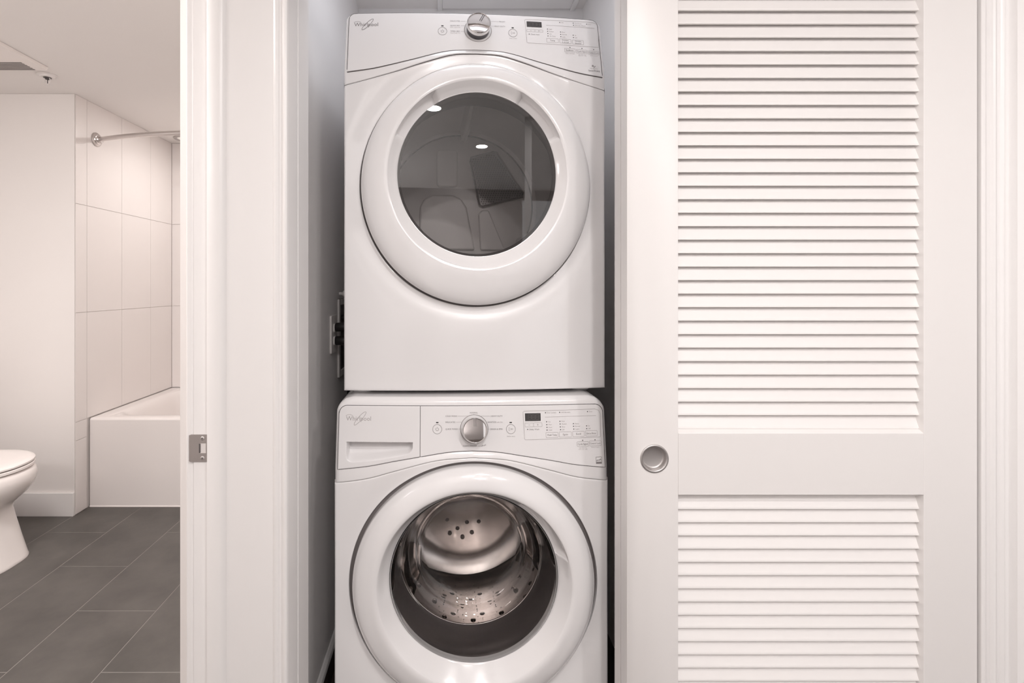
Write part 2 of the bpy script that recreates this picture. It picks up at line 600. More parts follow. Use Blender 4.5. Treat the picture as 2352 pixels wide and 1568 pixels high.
def fillpoly(b, pts, yf, eps):
    b.add([(x, yf(x, z) - eps, z) for x, z in pts], [tuple(range(len(pts)))])


_txt = {}


def text_geo(s):
    if s not in _txt:
        cu = bpy.data.curves.new('t', 'FONT')
        cu.body = s
        cu.size = 1
        cu.resolution_u = 2
        ob = bpy.data.objects.new('t', cu)
        COL.objects.link(ob)
        bpy.context.view_layer.update()
        me = bpy.data.meshes.new_from_object(ob.evaluated_get(bpy.context.evaluated_depsgraph_get()))
        v = [tuple(p.co) for p in me.vertices]
        f = [tuple(p.vertices) for p in me.polygons]
        bpy.data.objects.remove(ob)
        bpy.data.curves.remove(cu)
        bpy.data.meshes.remove(me)
        xs = [p[0] for p in v]
        x0, x1 = min(xs), max(xs)
        _txt[s] = ([((p[0] - x0), p[1]) for p in v], f, x1 - x0)
    return _txt[s]


def lettering(s, x, z, wd, h, yf, m, parent, eps=0.0005, right=False, slant=0.0, name='lettering'):
    """printed word: baseline start (x, z), width wd, capital height h, laid on the surface"""
    v, f, w0 = text_geo(s)
    k, kz = wd / w0, h / 0.69
    b = B()
    vv = []
    for p in v:
        X = x + p[0] * k
        Z = z + p[1] * kz + slant * p[0] * k
        vv.append((X, yf(X, Z) - eps, Z))
    b.add(vv, f)
    return b.make(name, m, parent)


def brandmark(x0, z0, wd, h, yf, m, parent):
    o_ = lettering('Whirlpool', x0, z0, wd, h, yf, m, parent, name='logo')
    b = B()
    cx, cz = x0 + wd * 0.56, z0 + h * 0.52
    e = []
    for k in range(48):
        a = 2 * PI * k / 48
        u, q = 0.0215 * math.cos(a), 0.0048 * math.sin(a)
        ca, sa = math.cos(R(48)), math.sin(R(48))
        e.append((cx + u * ca - q * sa, cz + u * sa + q * ca))
    ribbon(b, e, 0.0011, yf, 0.0006, True)
    ribbon(b, [(x0 - 0.001 + 0.0018 * k, z0 + h * 1.12 + 0.0028 * math.sin(PI * k / 10.0)) for k in range(11)], 0.0008, yf, 0.0006)
    b.make('logo_ring', m, parent)


def knob(parent, cx, cz, face, R0, kind, pointer_deg):
    """round dial on the tilted panel; returns its skirt part"""
    ph = math.atan(face.tilt)
    y0 = face.y(cx, cz) - 0.0012
    cp, sp = math.cos(ph), math.sin(ph)

    def fn(x, u, h):   # h along the outward normal
        return (cx + x, y0 + u * sp - h * cp, cz + u * cp + h * sp)
    k = B().lathe([(R0 * 0.86, -0.001), (R0 * 0.865, 0.014), (R0 * 0.90, 0.016), (0.0, 0.0162)], fn, 48, False).make('knob', M['skirt'], parent, 35)
    rg = B().lathe([(R0 * 1.0, 0.0), (R0 * 1.03, 0.0014), (R0 * 1.06, 0.0)], fn, 56, False)
    rg.make('knob_ring', M['printlight'], k, 60)
    wl = B().lathe([(R0 * 0.85, 0.0005), (R0 * 1.01, 0.0006)], fn, 56, False)
    wl.make('knob_collar', M['white'], k, 60)
    rim = B().lathe([(R0 * 0.90, 0.0155), (R0 * 0.925, 0.018), (R0 * 0.925, 0.0225), (R0 * 0.90, 0.0262), (R0 * 0.865, 0.0272), (R0 * 0.835, 0.0262), (R0 * 0.825, 0.0245)], fn, 64, False)
    rim.make('knob_rim', M['chrome'], k, 50)
    # cap face: flat upper part with the lower part scooped away below a curved step
    b = B()
    n, mr = 64, 22
    Rc = R0 * 0.826
    V, Fc = [], []
    for i in range(mr + 1):
        r = Rc * i / mr
        for j in range(n):
            a = 2 * PI * j / n
            x, u = r * math.cos(a), r * math.sin(a)
            h = 0.0252
            if kind == 'dryer':
                e = u - (-0.0015 - 0.10 * x - 7.0 * x * x)
                if e < 0:
                    h -= 0.0035 * sm(0, 0.0012, -e) - 0.0030 * sm(0.004, 0.022, -e)
            else:
                h += 0.0016 * (1 - (r / Rc) ** 2)
            V.append(fn(x, u, h))
    for i in range(mr):
        for j in range(n):
            j2 = (j + 1) % n
            Fc.append((i * n + j, i * n + j2, (i + 1) * n + j2, (i + 1) * n + j))
    b.add(V, Fc)
    b.make('knob_cap', M['satin'] if kind == 'dryer' else M['chrome'], k, 50)
    pt = B()
    a = R(pointer_deg)
    dx, du = math.cos(a), math.sin(a)
    for s_ in (-1, 1):
        q = []
        for L, W in ((0.26, -1), (0.97, -1), (0.97, 1), (0.26, 1)):
            x = dx * Rc * L - du * (s_ * 0.0021 + W * (0.0006 if kind == 'dryer' else 0.00035))
            u = du * Rc * L + dx * (s_ * 0.0021 + W * (0.0006 if kind == 'dryer' else 0.00035))
            q.append((x, u))
        v = [fn(x, u, 0.0262 if kind == 'dryer' else 0.0266) for x, u in q] + [fn(x, u, 0.0240) for x, u in q]
        pt.add(v, [(0, 1, 2, 3), (0, 4, 5, 1), (1, 5, 6, 2), (2, 6, 7, 3), (3, 7, 4, 0)])
    pt.make('knob_pointer', M['skirt'], k)
    return k


def polar_front(face, cx, cz, rx, rz, z0, halo, wall):
    """lower front panel with a round opening; outer rim follows the sides and the arched seam"""
    corners = [(-HW, z0), (HW, z0), (HW, face.s2(HW)), (-HW, face.s2(HW))]
    TH = sorted(list(np.linspace(-PI, PI, 240, endpoint=False)) + [math.atan2(z - cz, x - cx) for x, z in corners])

    def edge(a):
        c, s_ = math.cos(a), math.sin(a)
        lo, hi = 0.1, 1.2
        for _ in range(40):
            m_ = 0.5 * (lo + hi)
            x, z = cx + c * m_, cz + s_ * m_
            ok = abs(x) <= HW and z >= z0 and z <= face.s2(x) - 0.0005
            lo, hi = (m_, hi) if ok else (lo, m_)
        return lo
    T = [0, .004, .012, .025, .045, .07, .10, .14, .19, .25, .32, .4, .5, .6, .7, .79, .86, .91, .945, .97, .985, .993, .998, 1.0]
    V, Fc = [], []
    n, m_ = len(TH), len(T)
    for a in TH:
        c, s_ = math.cos(a), math.sin(a)
        r0 = 1.0 / math.sqrt((c / rx) ** 2 + (s_ / rz) ** 2)
        r1 = max(edge(a), r0 + 0.004)
        L = r1 - r0
        for t in T:
            r = r0 + L * t
            x, z = cx + c * r, cz + s_ * r
            y = face.bow(x)
            dd = r - r0
            y += halo * math.exp(-(dd / 0.038) ** 2) * min(1.0, L / 0.06)
            e = min(HW - abs(x), z - z0, (r1 - r))
            fl = 0.005
            if e < fl:
                y += (fl - math.sqrt(max(0, fl * fl - (fl - max(e, 0)) ** 2))) * (0.35 if r1 - r <= e and abs(abs(x) - HW) > 0.004 and z > cz else 1.0)
            if dd < 0.002:
                y += 0.002 - math.sqrt(max(0, 0.002 ** 2 - (0.002 - dd) ** 2))
            V.append((x, y, z))
    for i in range(n):
        i2 = (i + 1) % n
        for j in range(m_ - 1):
            Fc.append((i * m_ + j, i2 * m_ + j, i2 * m_ + j + 1, i * m_ + j + 1))
    # inner wall of the opening and outer skirt
    k = len(V)
    for i in range(n):
        x, y, z = V[i * m_]
        V.append((x, y + wall, z))
    for i in range(n):
        x, y, z = V[i * m_ + m_ - 1]
        V.append((x, y + 0.03, z))
    for i in range(n):
        i2 = (i + 1) % n
        Fc.append((i * m_, k + i, k + i2, i2 * m_))
        Fc.append((i * m_ + m_ - 1, i2 * m_ + m_ - 1, k + n + i2, k + n + i))
    b = B()
    b.v, b.f = V, Fc
    return b


def door_ring(prof, face, pockets, dens=7, n=200):
    """prof rows: rx, rz, cx, cz, y ; pockets: list of (a0, a1, row0, row1, depth)"""
    P = catmull(prof, dens)
    idx = np.linspace(0, len(prof) - 1, len(P))
    V, Fc = [], []
    for q, (rx, rz, cx, cz, y) in zip(idx, P):
        for j in range(n):
            a = 2 * PI * j / n
            x, z = cx + rx * math.cos(a), cz + rz * math.sin(a)
            yy = y + face.bow(x)
            for a0, a1, r0, r1, dep in pockets:
                aa = math.degrees(a)
                wa = sm(a0, a0 + 3.0, aa) * (1 - sm(a1 - 3.0, a1, aa))
                wr = sm(r0, r0 + 0.6, q) * (1 - sm(r1 - 0.5, r1 + 0.3, q))
                yy += dep * wa * wr
            V.append((x, yy, z))
    m_ = len(P)
    for i in range(m_ - 1):
        for j in range(n):
            j2 = (j + 1) % n
            Fc.append((i * n + j, i * n + j2, (i + 1) * n + j2, (i + 1) * n + j))
    b = B()
    b.v, b.f = V, Fc
    return b


def cabinet(parent, h, depth, rc, zs):
    b = B()
    t = 0.004

    def shell(o, top, r):
        q = HW - o
        pts = [(-q, 0.02 + o)]
        pts += [(-q + r - r * math.cos(R(9 * k)), top - r + r * math.sin(R(9 * k))) for k in range(11)]
        pts += [(q - r + r * math.sin(R(9 * k)), top - r + r * math.cos(R(9 * k))) for k in range(11)]
        return pts + [(q, 0.02 + o)]
    o_, i_ = shell(0.0005, h, rc), shell(t, h - t, rc - t)
    n = len(o_)
    V = [(x, y, z) for y in (0.060, depth) for x, z in o_ + i_]
    Fc = []
    for k in range(n):
        k2 = (k + 1) % n
        Fc += [(k, k2, n + k2, n + k), (2 * n + k, 3 * n + k, 3 * n + k2, 2 * n + k2), (k, 2 * n + k, 2 * n + k2, k2), (n + k, n + k2, 3 * n + k2, 3 * n + k)]
    b.add(V, Fc)
    for sx in (-1, 1):
        x0, x1 = sorted((sx * (HW - 0.0005), sx * (HW - t)))
        b.box(x0, x1, 0.024, 0.060, 0.02, zs)
    b.box(-HW + t, HW - t, depth - t, depth - 0.0005, 0.02 + t, h - rc)
    return b.make('cabinet', M['white'], parent, 35)


def console(parent, face, z_off, r_top, fil=0.007, depth=0.085):
    def zt(x):
        e = HW + 0.0005 - abs(x)
        if e >= r_top:
            return face.top
        return face.top - r_top + math.sqrt(max(0.0, r_top ** 2 - (r_top - e) ** 2))

    b = patch(-HW - 0.0005, HW + 0.0005, lambda x: face.s2(x) + 0.0008, zt, lambda x, z: face.y(x, z), 90, 60, fil, depth, True, False, 0.0022)
    c = b.make('console', M['white'], parent, 40)
    return c


def control_panel(parent, face, x0, x1, top, r, nx, nz, proud=0.0012, name='control_panel', extra=None, uniform=False, rl=True, rr=True, snap=None):
    def zt(x):
        z = top
        for e, on in ((x - x0, rl), (x1 - x, rr)):
            if on and e < r:
                z = min(z, top - r + math.sqrt(max(0.0, r ** 2 - (r - max(e, 0)) ** 2)))
        return z

    def yf(x, z):
        return face.y(x, z) - proud + (extra(x, z) if extra else 0.0)
    zb = lambda x: face.s1(x)
    b = patch(x0, x1, zb, zt, yf, nx, nz, 0.0009, 0.0, True, uniform, None, snap)
    p = b.make(name, M['panelwhite'], parent, 40)
    # outline for the dark strip that paints in the panel gap's shade
    out = [(x, face.s1(x)) for x in np.linspace(x0, x1, 70)]
    m_ = 10
    rr_ = r if rr else 0.0005
    rl_ = r if rl else 0.0005
    out += [(x1 - rr_ + rr_ * math.cos(R(90 * k / m_)), top - rr_ + rr_ * math.sin(R(90 * k / m_))) for k in range(m_ + 1)]
    out += [(x0 + rl_ - rl_ * math.sin(R(90 * k / m_)), top - rl_ + rl_ * math.cos(R(90 * k / m_))) for k in range(m_ + 1)]
    return p, out


def pbutton(parent, x0, z0, x1, z1, face_y, words, wfrac=0.7):
    b = B()
    ribbon(b, rrect(x0, z0, x1, z1, 0.0012, 3), 0.0007, face_y, 0.0005, True)
    o_ = b.make('button', M['printlight'], parent)
    n = len(words)
    for i, s_ in enumerate(words):
        hh = min(0.0042, (z1 - z0) / (n * 1.9))
        zc = z1 - (z1 - z0) * (i + 0.5) / n
        ww = (x1 - x0) * wfrac if len(s_) > 4 else (x1 - x0) * 0.42
        lettering(s_, 0.5 * (x0 + x1) - ww / 2, zc - hh / 2, ww, hh, face_y, M['print'], parent)
    return o_


def round_button(parent, cx, cz, r, face_y, sign):
    b = B()
    ribbon(b, circ(cx, cz, r, 36), 0.0009, face_y, 0.0005, True)
    if sign == 'power':
        ribbon(b, [(cx + 0.0037 * math.cos(R(a)), cz + 0.0037 * math.sin(R(a))) for a in range(125, 416, 15)], 0.0008, face_y, 0.0005)
        ribbon(b, [(cx, cz + 0.0012), (cx, cz + 0.005)], 0.0008, face_y, 0.0005)
    else:
        ribbon(b, [(cx - 0.0045, cz - 0.004), (cx - 0.0045, cz + 0.004), (cx + 0.001, cz)], 0.0008, face_y, 0.0005, True)
        ribbon(b, [(cx + 0.0022, cz - 0.002), (cx + 0.0022, cz + 0.002)], 0.0008, face_y, 0.0005)
        ribbon(b, [(cx + 0.0044, cz - 0.002), (cx + 0.0044, cz + 0.002)], 0.0008, face_y, 0.0005)
    b.make('button', M['print'], parent)
    l = B()
    fillpoly(l, rrect(cx - 0.0030, cz + 0.0145, cx + 0.0030, cz + 0.0172, 0.0004, 2), face_y, 0.0006)
    l.make('indicator_light', M['lamp_dot'], parent)


def dot_row(parent, items, face_y, m=None, gap=0.0040, h=0.0030):
    for x, z, s_ in items:
        d = B()
        disc(d, x, z, 0.0013, face_y, 0.0006)
        d.make('indicator_light', M['lamp_dot'], parent)
        if s_:
            lettering(s_, x + gap, z - h / 2, 0.0021 * len(s_), h, face_y, M['printlight'], parent)


def display(parent, x0, z0, x1, z1, face_y):
    b = B()
    fillpoly(b, rrect(x0, z0, x1, z1, 0.0006, 2), face_y, 0.0006)
    d = b.make('display', M['lcd'], parent)
    s_ = B()
    cw = (x1 - x0) / 5.2
    for i in range(3):
        cx = x0 + (x1 - x0) * (0.30 + 0.24 * i)
        cz = 0.5 * (z0 + z1)
        hh = (z1 - z0) * 0.30
        for q in ([(cx - cw / 2, cz + hh), (cx + cw / 2, cz + hh)], [(cx - cw / 2, cz), (cx + cw / 2, cz)], [(cx - cw / 2, cz - hh), (cx + cw / 2, cz - hh)],
                  [(cx - cw / 2, cz - hh), (cx - cw / 2, cz + hh)], [(cx + cw / 2, cz - hh), (cx + cw / 2, cz + hh)]):
            ribbon(s_, q, 0.0011, face_y, 0.0008)
    s_.make('display_digits', M['segment'], d)


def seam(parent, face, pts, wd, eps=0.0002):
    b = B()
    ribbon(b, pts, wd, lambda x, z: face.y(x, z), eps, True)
    return b.make('joint_shade', M['gap'], parent)  # flush strip painting in the depth shade of the gap


def foot(parent, x, y, z0, z1, r=0.026):
    b = B().lathe([(0, z0), (r * 0.93, z0), (r, z0 + 0.002), (r, z0 + 0.007), (r * 0.9, z0 + 0.009), (r * 0.45, z0 + 0.010), (r * 0.45, z1)], lambda a, b_, h: (x + a, y + b_, h), 28)
    return b.make('foot', M['panelwhite'], parent, 40)


# ------------------------------------------------------------------ dryer
dry = empty('clothes_dryer', (0.0738, 1.2843, 0.985), R(2.97))
tag(dry, 'white front-load dryer with grey-tinted round window, stacked on the washer', 'dryer')
FY = lambda x, z: DF.y(x, z) - 0.0012
cabinet(dry, 0.989, 0.775, 0.030, DF.s2(HW) - 0.004)
polar_front(DF, 0.0, 0.5305, 0.3035, 0.3145, 0.0, 0.010, 0.05).make('front_panel', M['white'], dry, 40)
console(dry, DF, 0, 0.030)
cp, outl = control_panel(dry, DF, -0.3345, 0.3345, 0.9935, 0.018, 80, 40)
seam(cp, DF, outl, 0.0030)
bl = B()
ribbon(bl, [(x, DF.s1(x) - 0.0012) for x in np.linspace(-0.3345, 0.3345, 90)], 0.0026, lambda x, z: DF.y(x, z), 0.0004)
bl.make('joint_shade', M['gap'], cp)  # second strip, thickening the painted shade under the panel
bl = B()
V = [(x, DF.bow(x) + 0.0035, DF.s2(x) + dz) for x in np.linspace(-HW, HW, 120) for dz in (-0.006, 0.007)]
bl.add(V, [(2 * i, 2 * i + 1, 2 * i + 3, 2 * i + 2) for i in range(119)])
bl.make('joint_shade', M['gap'], dry)  # strip behind the arched gap, painting in its shade
# marks on the dryer panel
brandmark(-0.3205, 0.9545, 0.063, 0.0105, FY, M['print'], cp)
round_button(cp, -0.0882, 0.9398, 0.0115, FY, 'power')
round_button(cp, 0.0985, 0.9398, 0.0115, FY, 'start')
lettering('(hold to start)', 0.0885, 0.9225, 0.020, 0.0028, FY, M['printlight'], cp)
for s_, x, z, wd in (('DELICATES', -0.0674, 0.9690, 0.0255), ('QUICK DRY', -0.0674, 0.9553, 0.0253), ('TIMED DRY', -0.0676, 0.9383, 0.0253), ('BULKY', 0.0640, 0.9710, 0.0150), ('HEAVY DUTY', 0.0490, 0.9566, 0.0296)):
    lettering(s_, x, z, wd, 0.0036, FY, M['print'], cp)
for s_, x, z, wd in (('Small / Lightly Wet', -0.0674, 0.9508, 0.0262), ('Select Drying Time', -0.0676, 0.9338, 0.0262)):
    lettering(s_, x, z, wd, 0.0026, FY, M['printlight'], cp)
ln = B()
for x0, x1, z in ((-0.040, -0.027, 0.9708), (-0.040, -0.029, 0.9571), (-0.040, -0.030, 0.9401), (0.0405, 0.0620, 0.9728), (0.0405, 0.0475, 0.9584)):
    ribbon(ln, [(x0, z), (x1, z)], 0.0006, FY, 0.0005)
ln.make('dial_marks', M['printlight'], cp)['kind'] = 'stuff'
fr = B()
ribbon(fr, [(0.1323, 0.9805), (0.1345, 0.9830), (0.26, 0.9852), (0.320, 0.9865), (0.3305, 0.9835), (0.3355, 0.9750), (0.3325, 0.9108), (0.2700, 0.9108), (0.138, 0.9120), (0.1350, 0.9140)], 0.0009, FY, 0.0005, True)
ribbon(fr, [(0.190, 0.9686), (0.325, 0.9686)], 0.0007, FY, 0.0005)
fr.make('panel_outline', M['printlight'], cp)
display(cp, 0.1371, 0.9606, 0.1777, 0.9772, FY)
pbutton(cp, 0.1364, 0.9462, 0.1583, 0.9530, FY, [])
pbutton(cp, 0.1583, 0.9462, 0.1802, 0.9530, FY, [])
pmk = B()
ribbon(pmk, [(0.1455, 0.9496), (0.1492, 0.9496)], 0.0006, FY, 0.0005)
ribbon(pmk, [(0.1674, 0.9496), (0.1711, 0.9496)], 0.0006, FY, 0.0005)
ribbon(pmk, [(0.16925, 0.9478), (0.16925, 0.9514)], 0.0006, FY, 0.0005)
pmk.make('lettering', M['print'], cp)
dot_row(cp, [(0.1422, 0.9386, '')], FY)
lettering('Check Vent', 0.1465, 0.9367, 0.0235, 0.0036, FY, M['print'], cp)
dot_row(cp, [(0.2283, 0.9793, 'Wet'), (0.2661, 0.9796, 'Cool Down'), (0.2664, 0.9735, 'Wrinkle Shield'), (0.3036, 0.9795, 'Done'),
             (0.1929, 0.9569, 'High'), (0.1930, 0.9498, 'Medium'), (0.1931, 0.9427, 'Low'), (0.1932, 0.9357, 'Air Only'),
             (0.2283, 0.9499, 'More'), (0.2283, 0.9429, 'Normal'), (0.2282, 0.9358, 'Less'), (0.2632, 0.9424, 'On'), (0.2632, 0.9353, 'Off')], FY)
pbutton(cp, 0.1889, 0.9170, 0.2206, 0.9288, FY, ['Temp'])
pbutton(cp, 0.2243, 0.9165, 0.2555, 0.9292, FY, ['Dryness', 'Level'], 0.55)
pbutton(cp, 0.2596, 0.9155, 0.2902, 0.9280, FY, ['Wrinkle', 'Shield'], 0.55)
dot_row(cp, [(0.2512, 0.9050, ''), (0.2844, 0.9040, ''), (0.3171, 0.9027, '')], FY)
pbutton(cp, 0.2355, 0.8913, 0.2650, 0.9013, FY, ['EcoBoost'])
pbutton(cp, 0.2684, 0.8893, 0.2985, 0.8998, FY, ['Cycle Signal'], 0.86)
pbutton(cp, 0.3014, 0.8878, 0.3318, 0.8980, FY, ['Control Lock'], 0.9)
for s_, x, z, wd in (('(less energy)', 0.2380, 0.8860, 0.0245), ('(press to', 0.2735, 0.8842, 0.0200), ('turn on / off)', 0.2725, 0.8808, 0.0225), ('(hold 3 sec)', 0.3060, 0.8827, 0.0210)):
    lettering(s_, x, z, wd, 0.0023, FY, M['printlight'], cp)
mk = B()
ribbon(mk, [(0.3080 + 0.0011 * k, 0.8515 + 0.0022 * math.sin(k * 0.9)) for k in range(10)], 0.0012, FY, 0.0005)
ribbon(mk, circ(0.3105, 0.8540, 0.0020, 10), 0.0010, FY, 0.0005, True)
mk.make('lettering', M['print'], cp)
lettering('High Efficiency', 0.3020, 0.8446, 0.0215, 0.0026, FY, M['printlight'], cp)
lettering('SensorDrying', 0.2975, 0.8372, 0.0310, 0.0046, FY, M['gap'], cp)
knob(dry, 0.0055, 0.9450, DF, 0.0345, 'dryer', 62)
# door
dprof = [(.2990, .3100, 0, .5305, .030), (.2990, .3100, 0, .5305, .004), (.2975, .3085, 0, .5308, -.008), (.2925, .3035, 0, .532, -.0155), (.283, .294, 0, .535, -.0225), (.268, .279, 0, .539, -.0285),
         (.250, .260, 0, .546, -.0328), (.238, .247, 0, .550, -.0340), (.2300, .2390, 0, .552, -.0330), (.2255, .2335, 0, .553, -.0290), (.2150, .2220, 0, .555, -.0190), (.2062, .2122, 0, .556, -.0115),
         (.2043, .2100, 0, .556, -.0085), (.2043, .2100, 0, .556, .012)]
dr = door_ring(dprof, DF, [(24, 62, 8.0, 11.2, .024), (118, 156, 8.0, 11.2, .024)]).make('door', M['white'], dry, 45)
gl = B()
n = 72
V = []
RI = [0, .25, .5, .7, .85, .95, 1.0]
for q in RI:
    for k in range(n):
        a = 2 * PI * k / n
        x, z = .2050 * q * math.cos(a), .556 + .2105 * q * math.sin(a)
        V.append((x, -.0075 + DF.bow(x) * 0.15 , z))
gl.add(V, [(i * n + k, i * n + (k + 1) % n, (i + 1) * n + (k + 1) % n, (i + 1) * n + k) for i in range(len(RI) - 1) for k in range(n)])
gl.make('window', M['glass'], dr, 80)
gr = B().lathe([(.2052, -.004), (.2030, -.0012), (.1985, .004), (.1985, .012)], lambda x, u, h: (x, h, .556 + u * 1.025), 72, False)
gr.make('window_gasket', M['groove'], dr, 50)
ib = B().lathe([(.3042, .0175), (.297, .0175), (.292, .050), (.235, .050), (.235, .085), (.276, .085)], lambda x, u, h: (x, h + (DF.bow(x) if h < .06 else 0), .5305 + (u * 1.036 if h < .06 else u)), 96, False)
ib.make('door_channel_shade', M['groove'], dry, 30)  # front ring sits forward in the door gap to paint in its shade
# drum
DZ, DY = .556, .54
dm = B().lathe([(.230, .082), (.275, .090), (.2755, .16), (.275, DY - .02), (.262, DY - .018)], lambda x, u, h: (x, h, DZ + u), 96, False).make('drum', M['drumenamel'], dry, 40)
B().lathe([(.258, DY - .014), (.2745, DY - .016), (.272, DY + .004)], lambda x, u, h: (x, h, DZ + u), 96, False).make('drum_seal', M['gap'], dm, 40)
bw = B().lathe([(0, DY - .012), (.180, DY - .010), (.215, DY - .004), (.240, DY), (.266, DY)], lambda x, u, h: (x, h, DZ + u), 96, False).make('drum_back', M['drumenamel'], dm, 40)
rp = B()
rp.prism(rrect(-.089, .628, -.014, .763, .014, 6), DY - .026, DY - .006, lambda p, t: (p[0], t, p[1]))
rp.make('back_emboss', M['drumenamel'], dm, None, 0.006, 3)
rp = B()
rp.prism([(-.155, .40), (-.15, .555), (-.135, .585), (-.105, .600), (-.03, .600), (.0, .585), (.02, .555), (.05, .40)], DY - .022, DY - .004, lambda p, t: (p[0], t, p[1]))
rp.make('back_emboss', M['drumenamel'], dm, None, 0.008, 3)
rp = B()
rp.prism([(.07, .40), (.062, .53), (.075, .545), (.10, .545), (.16, .40)], DY - .022, DY - .004, lambda p, t: (p[0], t, p[1]))
rp.make('back_emboss', M['drumenamel'], dm, None, 0.006, 3)
for a in (88, 208, 328):
    vb = B()
    ca, sa = math.cos(R(a)), math.sin(R(a))
    sec = [(-.017, .278), (-.012, .262), (-.009, .232), (0, .226), (.009, .232), (.012, .262), (.017, .278)]
    V, Fc = [], []
    for j, (yy, k) in enumerate(((.11, .35), (.16, .7), (.24, 1), (.46, 1), (DY - .03, .9))):
        for q, r in sec:
            r = .276 - (.276 - r) * k
            V.append((ca * r - sa * q, yy, DZ + sa * r + ca * q))
    m_ = len(sec)
    for j in range(4):
        for k in range(m_ - 1):
            Fc.append((j * m_ + k, (j + 1) * m_ + k, (j + 1) * m_ + k + 1, j * m_ + k + 1))
    Fc += [tuple(range(m_)), tuple(4 * m_ + k for k in range(m_))]
    vb.add(V, Fc)
    vb.make('drum_vane', M['drumenamel'], dm, 35)
# perforated outlet screen
SCR = [(.034, .734), (.115, .757), (.128, .755), (.226, .608), (.224, .594), (.078, .558), (.067, .562), (.032, .720)]
sc = B()
sc.prism(SCR, DY - .022, DY - .010, lambda p, t: (p[0], t, p[1]))
scr = sc.make('outlet_screen', M['steeldark'], dm, None, 0.003, 2)
rim = B()
rim.tube([(x, DY - .0225, z) for x, z in SCR + SCR[:2]], 0.0032, 8, False)
rim.make('screen_rim', M['gap'], scr, 60)


def inside(p, poly, mrg=0.007):
    n = len(poly)
    sgn = None
    for i in range(n):
        a, b = poly[i], poly[(i + 1) % n]
        L = math.hypot(b[0] - a[0], b[1] - a[1])
        c = ((b[0] - a[0]) * (p[1] - a[1]) - (b[1] - a[1]) * (p[0] - a[0])) / L
        if c > -mrg:
            return False
    return True


ho = B()
px_ = 0.0088
j = 0
z = .545
while z < .77:
    x = .01 + (px_ / 2 if j % 2 else 0)
    while x < .24:
        q = (x + (z - .65) * -.25, z)
        if inside(q, SCR):
            v = [(q[0] + .0031 * math.cos(R(60 * k)), DY - .0224, q[1] + .0031 * math.sin(R(60 * k))) for k in range(6)]
            ho.add(v, [tuple(range(6))])
        x += px_
    z += px_ * .866
    j += 1
hob = ho.make('screen_holes', M['hole'], scr)
hob['kind'] = 'stuff'
# feet stand on the washer lid
for x, y in ((-.302, .075), (.292, .075), (-.302, .70), (.292, .70)):
    foot(dry, x, y, -.0113, .021)

# ------------------------------------------------------------------ washer
was = empty('washing_machine', (0.0597, 1.230, 0), R(1.34))
tag(was, 'white front-load washer with chrome dial and bowl-shaped glass door, standing under the dryer', 'washer')
WY = lambda x, z: WF.y(x, z) - 0.0012
cabinet(was, 0.9640, 0.80, 0.036, WF.s2(HW) - 0.004)
polar_front(WF, 0.004, 0.5125, 0.3115, 0.3080, 0.03, 0.006, 0.035).make('front_panel', M['white'], was, 40)
cons = console(was, WF, 0, 0.042, 0.014, 0.22)
bm = bmesh.new()
bm.from_mesh(cons.data)
bmesh.ops.delete(bm, geom=[f for f in bm.faces if -.322 < f.calc_center_median().x < -.141 and .8125 < f.calc_center_median().z < .8735 and f.calc_center_median().z > WF.s1(f.calc_center_median().x) + .006 and f.calc_center_median().y < .05], context='FACES')
bm.to_mesh(cons.data)
bm.free()
lid = B()
lid.prism(rrect(-HW + .036, .222, HW - .036, .790, .02, 6), .9642, .9735, lambda p, t: (p[0], p[1] + 0.03, t))
lid.make('lid', M['white'], was, None, 0.001, 2)
bl = B()
V = [(x, WF.bow(x) + 0.0048, WF.s2(x) + dz) for x in np.linspace(-HW, HW, 120) for dz in (-0.006, 0.007)]
bl.add(V, [(2 * i, 2 * i + 1, 2 * i + 3, 2 * i + 2) for i in range(119)])
bl.make('joint_shade', M['printlight'], was)  # pale strip painting in the softer shade of this crease


def pocket(x, z):
    x0, x1, zt = -.3145, -.1478, .8660
    if x <= x0 or x >= x1 or z >= zt:
        return 0.0
    u = (x - x0) / (x1 - x0)
    zb = .8165 + .0235 * u ** 1.6
    # rounded lower corners
    e = min(x - x0, x1 - x)
    if e < .018:
        zb += (.018 - math.sqrt(max(0, .018 ** 2 - (.018 - e) ** 2))) * .9
    if z <= zb:
        return 0.0
    t = (z - zb) / (zt - zb)
    side = sm(0, .006, x - x0) * sm(0, .006, x1 - x)
    return .042 * (0.72 * t ** 1.15 + 0.28 * sm(0, .35, t)) * side


dw, outl = control_panel(was, WF, -0.3345, -0.1306, 0.9530, 0.020, 130, 105, 0.0012, 'dispenser_drawer', pocket, True, True, False, .8660)
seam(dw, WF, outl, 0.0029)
cp, outl = control_panel(was, WF, -0.1294, 0.3345, 0.9530, 0.020, 70, 40, rl=False)
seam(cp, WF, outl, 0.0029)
brandmark(-0.3165, 0.9172, 0.063, 0.0105, WY, M['printlight'], dw)
round_button(cp, -0.0874, 0.8978, 0.0113, WY, 'power')
round_button(cp, 0.0971, 0.8968, 0.0113, WY, 'start')
lettering('(hold to start)', 0.0870, 0.8783, 0.020, 0.0028, WY, M['printlight'], cp)
for s_, x, z, wd in (('NORMAL', -0.0052, 0.9352, 0.0195), ('COLD WASH', -0.0668, 0.9274, 0.0286), ('HEAVY DUTY', 0.0475, 0.9268, 0.0292), ('DELICATES', -0.0668, 0.9128, 0.0245),
                     ('SANITIZE', 0.0388, 0.9122, 0.0215), ('QUICK WASH', -0.0668, 0.8962, 0.0300), ('DRAIN & SPIN', 0.0455, 0.8954, 0.0305), ('CLEAN WASHER', -0.0233, 0.8560, 0.0350)):
    lettering(s_, x, z, wd, 0.0036, WY, M['print'], cp)
lettering('with Oxi', 0.0615, 0.9122, 0.0148, 0.0032, WY, M['printlight'], cp)
